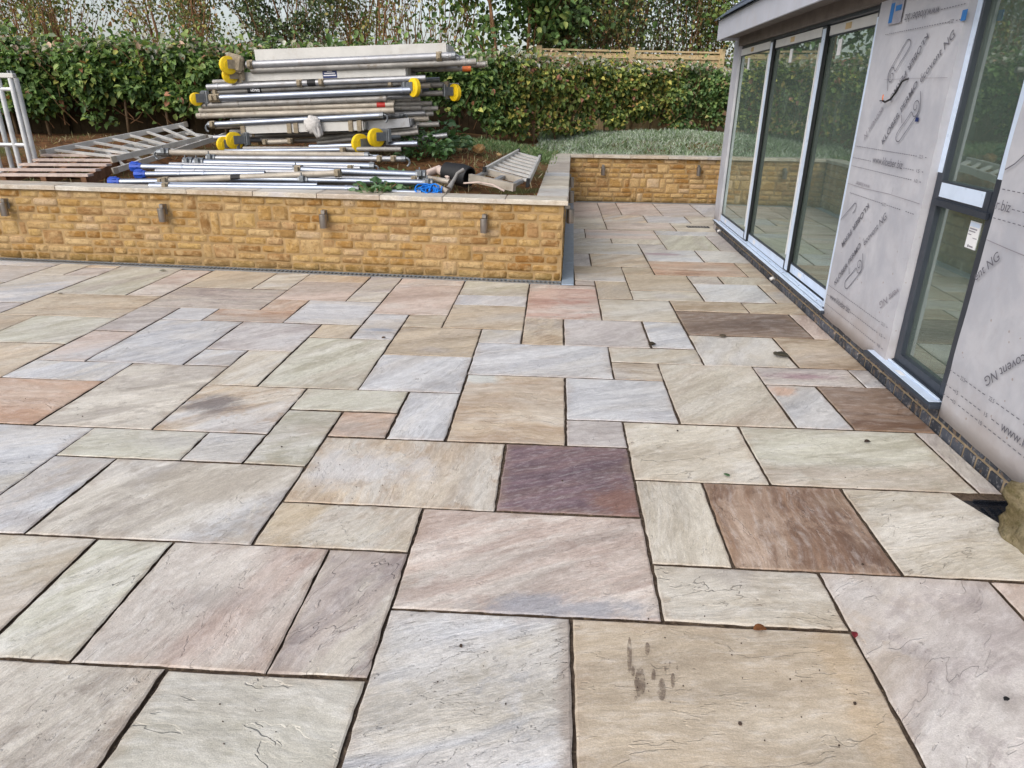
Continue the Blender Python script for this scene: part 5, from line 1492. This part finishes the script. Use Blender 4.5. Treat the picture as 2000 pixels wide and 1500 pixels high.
for k, (u0, v0, u1, v1) in enumerate(((1330, 450, 1570, 446), (1380, 484, 1645, 472), (1390, 515, 1685, 504), (1370, 548, 1655, 540))):
    pole('scaffold_tube', ('uppermost', 'second', 'third, longest', 'lowest')[k] + ' of four dark tube ends poking out right of the stack', 'scaffold pole', P(u0 - 500, v0 + 14, 9.0), P(u1, v1, 9.0), .024, M_TUBE_D, [('ring', .93), ('ring', .8)])
frame('bright hooked tube across the lower part of the stack', P(205, 612, 8.6), P(1320, 552, 8.6), .031, M_ALU_B, .7, 5, [('hook0', 0.0), ('hook1', 1.0), ('clamp', .015)])
for k, u in enumerate((1395, 1450)):
    pole('scaffold_tube', ('left', 'right')[k] + ' one of two hooked stubs beside the bright hooked tube', 'scaffold pole', P(u - 260, 568, 8.95), P(u, 552, 8.95), .022, M_ALU, [('hook1', 1.0)])
bm_p, bm_q = P(405, 642, 8.62), P(1200, 618, 8.62)
dk = deck('white box beam deck with clamps low in the stack', bm_p, bm_q, .6, .10, M_PANEL)
for f in (.02, .40, .455, .90, .97):
    a = bm_p + (bm_q - bm_p) * f - (bm_p + bm_q) / 2
    MB().box(a.x - .028, a.x + .028, a.y - .034, a.y + .02, a.z - .062, a.z + .062, .005).build('clamp', M_CAST, dk)
deck('grey-green platform end low at the right of the stack', P(1180, 622, 8.75), P(1500, 596, 8.75), .55, .10, M_ALU)
# crumpled sheet tied round the beam
bm = bmesh.new()
bmesh.ops.create_icosphere(bm, subdivisions=4, radius=1.0)
for v in bm.verts:
    d = v.co.normalized()
    k = 1 + .30 * abs(noise.noise(d * 2.6)) + .14 * noise.noise(d * 6)
    v.co = Vector((d.x * .09, d.y * .06, d.z * .095)) * k
    if d.z < -.4 and d.x > .1: v.co += Vector((.03, -.01, -.06))
me = bpy.data.meshes.new('cloth'); bm.to_mesh(me); bm.free()
me.polygons.foreach_set('use_smooth', [True] * len(me.polygons))
o = link('knotted_sheet', me, simple('grubby canvas', lin((196, 192, 188)), .9, 0, .1, 14, .6))
o.location = P(870, 612, 8.55)
tag(o, 'grubby white sheet knotted round the box beam', 'cloth')
for k, (u0, v0, u1, v1, Y) in enumerate(((480, 690, 1180, 672, 9.0), (520, 722, 1160, 706, 8.95), (430, 706, 720, 716, 8.75), (560, 727, 730, 720, 8.65))):
    pole('scaffold_tube', ('upper long', 'lower long', 'short upper', 'pale stub')[k] + ' tube in the dark gap under the box beam', 'scaffold pole', P(u0, v0, Y), P(u1, v1, Y), .026, (M_TUBE_D, M_TUBE_D, M_TUBE_D, M_TUBE_T)[k], [('clamp', .02), ('clamp', .98)])
for k, (u0, v0, u1, v1, Y) in enumerate(((900, 705, 1552, 630, 8.85), (900, 730, 1558, 660, 8.8), (1000, 765, 1745, 680, 9.05), (850, 758, 1552, 735, 8.6), (1300, 730, 1672, 712, 9.2), (1300, 760, 1678, 742, 9.15))):
    pole('scaffold_tube', ('highest', 'second highest', 'longest, bent-looking', 'brightest', 'upper dark', 'lower dark')[k] + ' of the tubes fanning out low at the right of the stack', 'scaffold pole', P(u0, v0, Y), P(u1, v1, Y), (.029, .027, .027, .031, .022, .022)[k], (M_TUBE_D, M_TUBE_D, M_ALU, M_ALU_B, M_TUBE_D, M_TUBE_D)[k], [('ring', .96), ('ring', .72)])
for k in range(11):                           # the frames deeper in the stack, seen in the gaps
    u0, v0 = 190 + rnd.uniform(-60, 160), 320 + k * 36
    if 255 < v0 < 300: continue
    pole('scaffold_tube', 'grey tube deeper in the stack, ' + ('topmost', 'second', 'third', 'fourth', 'fifth', 'sixth', 'seventh', 'eighth', 'ninth', 'tenth', 'lowest')[k] + ' of those seen through the gaps', 'scaffold pole',
         P(u0, v0 + 16, 8.98), P(u0 + rnd.uniform(1150, 1420), v0 - 36, 8.98), .027, (M_TUBE_D, M_ALU, M_TUBE_T)[k % 3], [('ring', .1), ('ring', .9)])
# castors
castor('dirty yellow castor, upper of the pair at the top left of the heap', P(318, 225, 8.55), 20, .10, True)
castor('dirty yellow castor, lower of the pair at the top left of the heap', P(330, 292, 8.6), 25, .09, True)
castor('yellow castor block at the left end of the bright frame tube', P(112, 446, 8.58), 20, .075)
castor('yellow castor wheel at the right end of the bright frame tube', P(1530, 370, 8.6), 50, .105)
castor('yellow castor wheel farthest right on the heap', P(1795, 402, 8.95), 50, .10)
castor('yellow castor, lower of the pair at the foot of the stack on the left', P(296, 742, 8.45), 40, .095)
castor('yellow castor, upper of the pair at the foot of the stack on the left', P(358, 718, 8.5), 35, .105)
castor('yellow castor, lower of the pair at the foot of the stack on the right', P(1180, 737, 8.4), 35, .115)
castor('yellow castor, upper of the pair at the foot of the stack on the right', P(1282, 697, 8.45), 35, .11)
# grimy casting of the top left castors
mb = MB().box(-.10, .10, -.05, .05, -.09, .10, .03)
o = mb.build('iron_casting', M_CAST); o.location = P(362, 212, 8.62); o.rotation_euler = (0, .25, 0)
tag(o, 'grimy cast housing beside the top left yellow castors', 'casting')
# the word on the band
cu = bpy.data.curves.new('t', 'FONT'); cu.body = 'LEWIS'; cu.size = .04; cu.align_x = 'CENTER'; cu.align_y = 'CENTER'; cu.offset = .0008
ob = bpy.data.objects.new('t', cu); COL.objects.link(ob); bpy.context.view_layer.update()
me = bpy.data.meshes.new_from_object(ob.evaluated_get(bpy.context.evaluated_depsgraph_get())); bpy.data.objects.remove(ob)
me.materials.clear()
o = link('lettering', me, M_WHITE, lw)
pp_ = P(497, 388, 8.67)
o.location = pp_ - Vector(lw.location) + Vector((0, -.012, 0)); o.rotation_euler = (R(90), R(3), 0)
# the loose poles in front
q = lambda u, v, y: pile(u, v, y)
LP = [
 ('long tan pole lying behind the bright poles, hook at its left end', (-128, 792), (1225, 812), 8.1, .031, M_TUBE_T, [('hook0', 0), ('hook1', 1), ('coupler', .03)]),
 ('thin bright pole just below the stack', (300, 785), (1065, 776), 8.3, .024, M_ALU_B, [('clamp', 1.0)]),
 ('dull pole at the foot of the stack ending in a ring of clamps', (420, 768), (1445, 772), 8.35, .024, M_TUBE_D, [('ring', .9), ('ring', .97)]),
 ('pole with big hooks at its right end below the yellow castors', (185, 830), (1462, 835), 7.9, .027, M_ALU, [('coupler', .02), ('hook1', 1), ('clamp', .88), ('clamp', .95)]),
 ('pole of bright metal with couplings at its left end', (40, 858), (1260, 884), 7.7, .036, M_ALU_B, [('coupler', .02), ('coupler', .08), ('hook1', 1.0)]),
 ('second bright pole with a blue cap and a small clamp near its middle', (-260, 887), (790, 905), 7.45, .030, M_ALU_B, [('cap0b', 0), ('ring', .27), ('coupler', .985)]),
 ('bright pole reaching right to a clamp above the blue rope', (760, 905), (1590, 940), 7.3, .033, M_ALU_B, [('clamp', .02), ('coupler', .98)]),
 ('bright pole with the middle blue cap', (-232, 935), (560, 930), 7.25, .027, M_ALU_B, [('cap0b', 0), ('ring', .3), ('ring', .5)]),
 ('tan pole slanting across in front with a black sticker', (-105, 978), (1045, 926), 7.05, .029, M_TUBE_T, [('band' + 'k', .42), ('clamp', .99), ('clamp', .02)]),
 ('bright pole with a clamp at its middle, ending above the blue rope', (330, 962), (1640, 990), 7.05, .027, M_ALU_B, [('coupler', .37), ('coupler', .985)]),
 ('short pole with the nearest blue cap', (-400, 985), (-80, 982), 7.12, .029, M_ALU_B, [('cap0b', 0), ('clamp', .9)]),
 ('dull pole showing between the two nearest bright poles', (120, 985), (1300, 996), 7.1, .020, M_TUBE_D, []),
 ('nearest bright pole lying just behind the coping', (-190, 1012), (1160, 1028), 6.86, .028, M_ALU_B, [('clamp', .08), ('hook1', 1.0), ('ring', .95)]),
 ('thin upper pole just behind the nearest bright pole', (-150, 998), (900, 1004), 6.98, .019, M_ALU_B, []),
 ('short bright pole stub beside the blue rope', (1380, 1050), (1575, 1056), 6.85, .024, M_ALU_B, [('ring', .9)]),
 ('dull silver pole lying under the coupled bright pole', (-60, 872), (1180, 896), 7.6, .024, M_ALU, [('clamp', .95)]),
 ('silver pole low behind the capped poles', (-150, 915), (1120, 922), 7.4, .026, M_ALU, [('ring', .2), ('ring', .8)]),
 ('silver pole running right beside the weeds', (640, 958), (1560, 968), 7.2, .024, M_ALU, [('clamp', .97)]),
 ('bright pole at the very back of the loose poles, below the stack', (200, 806), (1300, 822), 8.15, .026, M_ALU_B, [('ring', .3)]),
 ('grey pole lying far back, ladder-high, left of the lower castors', (60, 812), (480, 772), 8.6, .024, M_TUBE_D, []),
]
for lb, a, b, Y, r_, mm, parts in LP:
    pole('scaffold_pole', lb, 'scaffold pole', q(a[0], a[1], Y), q(b[0], b[1], Y), r_, mm, parts)
# blue rope
mb = MB()
c = q(1625, 1040, 6.84)
r = random.Random(4)
for k in range(11):
    pts = []
    rx, rz, ph = r.uniform(.04, .11), r.uniform(.02, .05), r.uniform(0, 6)
    oc = Vector((r.uniform(-.05, .05), r.uniform(-.03, .03), r.uniform(-.015, .01)))
    tl = r.uniform(-.5, .5)
    for s_ in range(19):
        t = ph + s_ / 18 * 6.28
        pts.append(c + oc + Vector((math.cos(t) * rx + r.uniform(-.008, .008), math.sin(t) * .07, math.sin(t) * rz + math.cos(t) * tl * rx * .6 + r.uniform(-.005, .005))))
    mb.tube(pts, .007, 5)
o = rebase(mb.build('rope_coil', M_ROPE, None, True))
tag(o, 'tangled bright blue rope behind the coping', 'rope')
# leaning bits beside the rope
def odd(name, label, cat, pts, r_, mat, taper=None):
    o = rebase(MB().tube(pts, r_, 10, taper=taper).build(name, mat, None, auto=50))
    tag(o, label, cat)
odd('steel_pipe', 'brown pipe stub slanting down beside the blue rope', 'pipe', [q(1675, 1010, 6.95), q(1750, 1050, 6.85)], .026, M_TUBE_T)
odd('steel_pipe', 'muddy pipe pointing at the black bucket rim', 'pipe', [q(1620, 960, 7.5), q(1760, 985, 7.4)], .03, M_TUBE_T)
odd('timber_offcut', 'pale curved timber offcut right of the pole ends', 'timber', [q(1610, 930, 7.6), q(1690, 905, 7.7), q(1760, 960, 7.5)], .03, M_PALLET, [.035, .05, .02])
odd('forked_branch', 'grey forked stick leaning by the bucket', 'branch', [q(1755, 1030, 7.0), q(1790, 970, 7.1), q(1810, 930, 7.15), q(1850, 905, 7.2)], .02, M_TUBE_D, [.03, .018, .016, .02])
mb = MB()
c = q(1810, 935, 7.6)
mb.tube([c + Vector((-.13, .05, .02)), c + Vector((.05, -.05, .0)), c + Vector((.14, -.1, -.02))], .1, 14, True, taper=[.10, .115, .11])
o = rebase(mb.build('bucket', M_BLACK, None, auto=50)); tag(o, 'black bucket lying on its side by the earth mound', 'bucket')
# lumps on the mound
for k, (px, py, s_, lb) in enumerate(((936, 290, .07, 'ochre stone lump on top of the earth mound'), (886, 300, .055, 'ochre stone lump at the left of the earth mound'), (897, 303, .035, 'small ochre lump beside the larger one on the mound'), (975, 302, .03, 'pinkish stone chip right of the mound'))):
    Yq = 9.6
    bm = bmesh.new(); bmesh.ops.create_icosphere(bm, subdivisions=3, radius=1.0)
    for v in bm.verts:
        d = v.co.normalized(); v.co = Vector((d.x * 1.2, d.y, d.z * .8)) * s_ * (1 + .3 * noise.noise(d * 1.8 + Vector((k * 9, 0, 0))))
    me = bpy.data.meshes.new('lump'); bm.to_mesh(me); bm.free()
    o = link('stone_lump', me, M_STONE)
    p_ = at_y(px, py, Yq); o.location = (p_.x, Yq, max(p_.z, gz(p_.x, Yq) + s_ * .4)); tag(o, lb, 'stone')
# ------------------------------------------------------------------ ladders
def ladder(name, label, a0, a1, b0, b1, rungs, rw=.03, rh=.07, mat=M_LADDER, steps=False, cap=None):
    """rails a0-a1 and b0-b1"""
    a0, a1, b0, b1 = [Vector(v) for v in (a0, a1, b0, b1)]
    c = (a0 + a1 + b0 + b1) / 4
    t = thing(name, label, 'ladder', c, 0)
    nrm = (a1 - a0).cross(b0 - a0).normalized()
    if nrm.z < 0: nrm = -nrm
    for p_, q_ in ((a0, a1), (b0, b1)): MB().beam(p_ - c, q_ - c, rw, rh, nrm).build('rail', mat, t)
    for k in range(rungs):
        f = (k + .6) / rungs
        p_, q_ = a0.lerp(a1, f) - c, b0.lerp(b1, f) - c
        mb = MB()
        if steps: mb.beam(p_, q_, .05, .022, nrm)
        else: mb.beam(p_, q_, .03, .026, nrm)
        mb.build('step' if steps else 'rung', mat, t)
    for e in (a0, b0, a1, b1):
        d = (a1 - a0).normalized() * .03
        MB().beam(e - c - d, e - c + d, rw * 1.15, rh * 1.08, nrm).build('end_cap', cap or M_BLACK, t)
    return t
ladder('extension_ladder', 'long grey ladder sloping up to the hedge behind the pallet', at_y(84, 298, 8.5), at_y(362, 243, 10.2), at_y(222, 311, 7.95), at_y(402, 268, 9.4), 8, .026, .062, cap=M_TUBE_T)
ladder('extension_ladder', 'lower grey ladder section half under the long ladder', at_y(190, 301, 8.75), at_y(372, 258, 10.1), at_y(225, 333, 7.75), at_y(438, 265, 9.5), 7, .026, .06, cap=M_TUBE_T)
ladder('step_ladder', 'pale folded step ladder lying beside the wall corner', at_y(946, 334, 7.6), at_y(1013, 297, 9.1), at_y(1031, 357, 7.25), at_y(1054, 308, 8.75), 8, .024, .075, M_LADDER, True)
p0, p1 = at_y(918, 347, 7.35), at_y(1005, 366, 7.05)
st = thing('loft_ladder', 'flat cream step section lying in front of the step ladder', 'ladder', (p0 + p1) / 2)
c = (p0 + p1) / 2
MB().beam(p0 - c, p1 - c, .05, .075).build('front_rail', M_TUBE_T, st)
MB().beam(p0 - c + Vector((.12, .34, .03)), p1 - c + Vector((.06, .34, .03)), .04, .06).build('back_rail', M_TUBE_T, st)
for f in (.08, .5, .92): MB().beam(p0.lerp(p1, f) - c, p0.lerp(p1, f) - c + Vector((.1, .34, .03)), .05, .03).build('step', M_ALU, st)
odd('bent_strap', 'thin pale bent strap lying in front of the step section', 'strap', [at_y(906, 358, 7.1), at_y(935, 356, 7.0), at_y(962, 361, 6.95), at_y(985, 373, 6.9)], .009, M_PALLET)
# ------------------------------------------------------------------ pallet
pa = thing('pallet', 'weathered wooden pallet lying behind the coping at the left', 'pallet', at_y(110, 322, 7.75))
c = Vector(pa.location)
rows = [((0, 341), (177, 342), 7.2), ((-10, 331), (192, 332), 7.5), ((42, 321), (213, 322), 7.8), ((64, 312), (230, 313), 8.1), ((84, 303), (247, 304), 8.4)]
ends = []
for (l, r_, Y) in rows:
    a, b = at_y(l[0], l[1], Y) - c, at_y(r_[0], r_[1], Y) - c
    MB().beam(a, b, .10, .024).build('slat', M_PALLET, pa)
    ends.append((a, b))
for f in (.06, .5, .94):
    a, b = ends[0][0].lerp(ends[0][1], f), ends[-1][0].lerp(ends[-1][1], f)
    MB().beam(a + Vector((0, -.04, -.065)), b + Vector((0, .04, -.065)), .05, .10).build('bearer', M_PALLET_D, pa)
for f in (.0, .5, 1.0):
    a, b = ends[0][0].lerp(ends[-1][0], f), ends[0][1].lerp(ends[-1][1], f)
    MB().beam(a + Vector((0, 0, -.13)), b + Vector((0, 0, -.13)), .10, .022).build('bottom_slat', M_PALLET_D, pa)
# ------------------------------------------------------------------ upright end frames at the left edge
def end_frame(label, Y, xs, top, bot, bars, mat, capbar):
    x0 = at_y(xs[0], 240, Y)
    g = gz(x0.x, Y)
    t = thing('scaffold_gate', label, 'scaffolding', (x0.x, Y, g), 0, 'frames leaning at the left edge')
    pts = []
    for px in xs:
        X = at_y(px, 240, Y).x - x0.x
        MB().tube([(X, 0, bot), (X, 0, top - g)], .026, 12, True).build('upright', mat, t, auto=50)
        pts.append(X)
    for z in bars:
        MB().tube([(min(pts), 0.0, z - g), (max(pts), 0, z - g)], .022, 10).build('crossbar', mat, t, auto=50)
    if capbar:
        MB().box(min(pts) - .05, max(pts) + .06, -.03, .03, top - g, top - g + .05, .006).build('top_bar', M_PANEL, t)
        for X in (max(pts) - .0, max(pts) + .04): MB().box(X - .008, X + .008, -.02, .02, top - g + .05, top - g + .075).build('lug', M_GALV, t)
    return t
end_frame('upright bright scaffold frame at the left edge, nearer one', 8.05, (41, 18, -22, -70), 1.735, 0.0, (1.03, 1.62), M_GATE, True)
end_frame('upright scaffold frame at the left edge, just behind the nearer one', 8.2, (52, 2, -36, -62), 1.74, 0.0, (1.01,), M_GATE, False)
# ------------------------------------------------------------------ things lying on the patio
def dead_leaf(label, px, py, s_, col, rz, curl=.4):
    p_ = at_z(px, py, 0.006)
    n = 5
    V, F = [], []
    for a in range(n + 1):
        u = a / n
        w_ = math.sin(math.pi * min(1, u * .92 + .06)) * .36
        for k in (-1, 0, 1):
            V.append(((u - .5) * s_, k * w_ * s_ * (1 + .2 * math.sin(u * 9)), abs(k) * curl * w_ * s_ * .8 + .25 * curl * s_ * (u - .5) ** 2 + .003))
    for a in range(n):
        for k in range(2):
            i = a * 3 + k
            F.append((i, i + 1, i + 4, i + 3))
    me = mesh_from(V, F, True)
    o = link('fallen_leaf', me, simple('dead leaf', lin(col), .7, 0, .25, 40, .3))
    o.modifiers.new('t', 'SOLIDIFY').thickness = .0012
    o.location = p_; o.rotation_euler = (0, 0, rz)
    tag(o, label, 'leaf', 'leaves fallen on the patio')
dead_leaf('dark curled leaf in the joint below the pinkish slab', 1274, 675, .06, (62, 52, 38), .3, 1.2)
dead_leaf('small dark leaf at the edge of the dark brown slab', 1412, 657, .07, (84, 72, 56), 1.0)
dead_leaf('largest dark shrivelled leaf on the cream slab', 1527, 697, .10, (70, 66, 54), -.4, .9)
dead_leaf('smaller leaf touching the largest shrivelled one', 1517, 693, .06, (80, 74, 60), .6, .9)
dead_leaf('brown seed pod on the long greenish slab by the plinth', 1694, 865, .035, (58, 46, 38), .2, 1.2)
dead_leaf('small green leaf on the pale slab', 1419, 929, .032, (74, 104, 66), 2.4)
dead_leaf('rusty curled leaf standing in the joint of the big tan slab', 1484, 1233, .045, (112, 70, 38), .1, 1.3)
dead_leaf('dark red scrap in the corner joint of the big tan slab', 1667, 1243, .03, (108, 34, 40), 1.4, 1.6)
dead_leaf('black scrap on the grey slab near the right edge', 1965, 1368, .022, (30, 30, 32), .5, 1.0)
dead_leaf('dark curled leaf by the white slab with a blue streak', 750, 661, .035, (88, 66, 44), .8, 1.0)
dead_leaf('dark scrap at the drain end of a pale green slab', 318, 529, .06, (60, 66, 44), .2, .3)
dead_leaf('tiny dark scrap in the drain side of the front patio', 118, 574, .04, (84, 82, 70), .1, .3)
mb = MB()
r = random.Random(77)
spots = [(700, 960, 60), (640, 905, 60), (1380, 1290, 120), (1500, 1400, 130), (1250, 1340, 60), (480, 1420, 120), (250, 1430, 110), (640, 1010, 50), (1700, 1050, 200), (900, 1300, 150), (1250, 900, 200), (130, 800, 60), (560, 860, 40), (600, 620, 60), (1650, 1360, 150)]
for (px, py, sp) in spots:
    for k in range(r.randint(6, 11)):
        p_ = at_z(px + r.gauss(0, sp * .6), py + r.gauss(0, sp * .35), 0.0)
        s_ = r.uniform(.0007, .0020) * (1 + (r.random() < .10) * 1.3)
        V = [p_ + Vector((r.uniform(-1, 1), r.uniform(-1, 1), 0)) * s_ for _ in range(0)]
        vs8 = [p_ + Vector((dx * s_ * r.uniform(.6, 1.3), dy * s_ * r.uniform(.6, 1.3), .002 + dz * s_ * r.uniform(.6, 1.2))) for dz in (-.6, 1) for dy in (-1, 1) for dx in (-1, 1)]
        mb.add(vs8, [(0, 2, 3, 1), (4, 5, 7, 6), (0, 1, 5, 4), (2, 6, 7, 3), (0, 4, 6, 2), (1, 3, 7, 5)])
o = mb.build('soil_crumbs', simple('dark crumb', lin((70, 58, 50)), .95, 0, .3, 50))
o['kind'] = 'stuff'
tag(o, 'dark soil crumbs scattered over the patio slabs', 'soil')
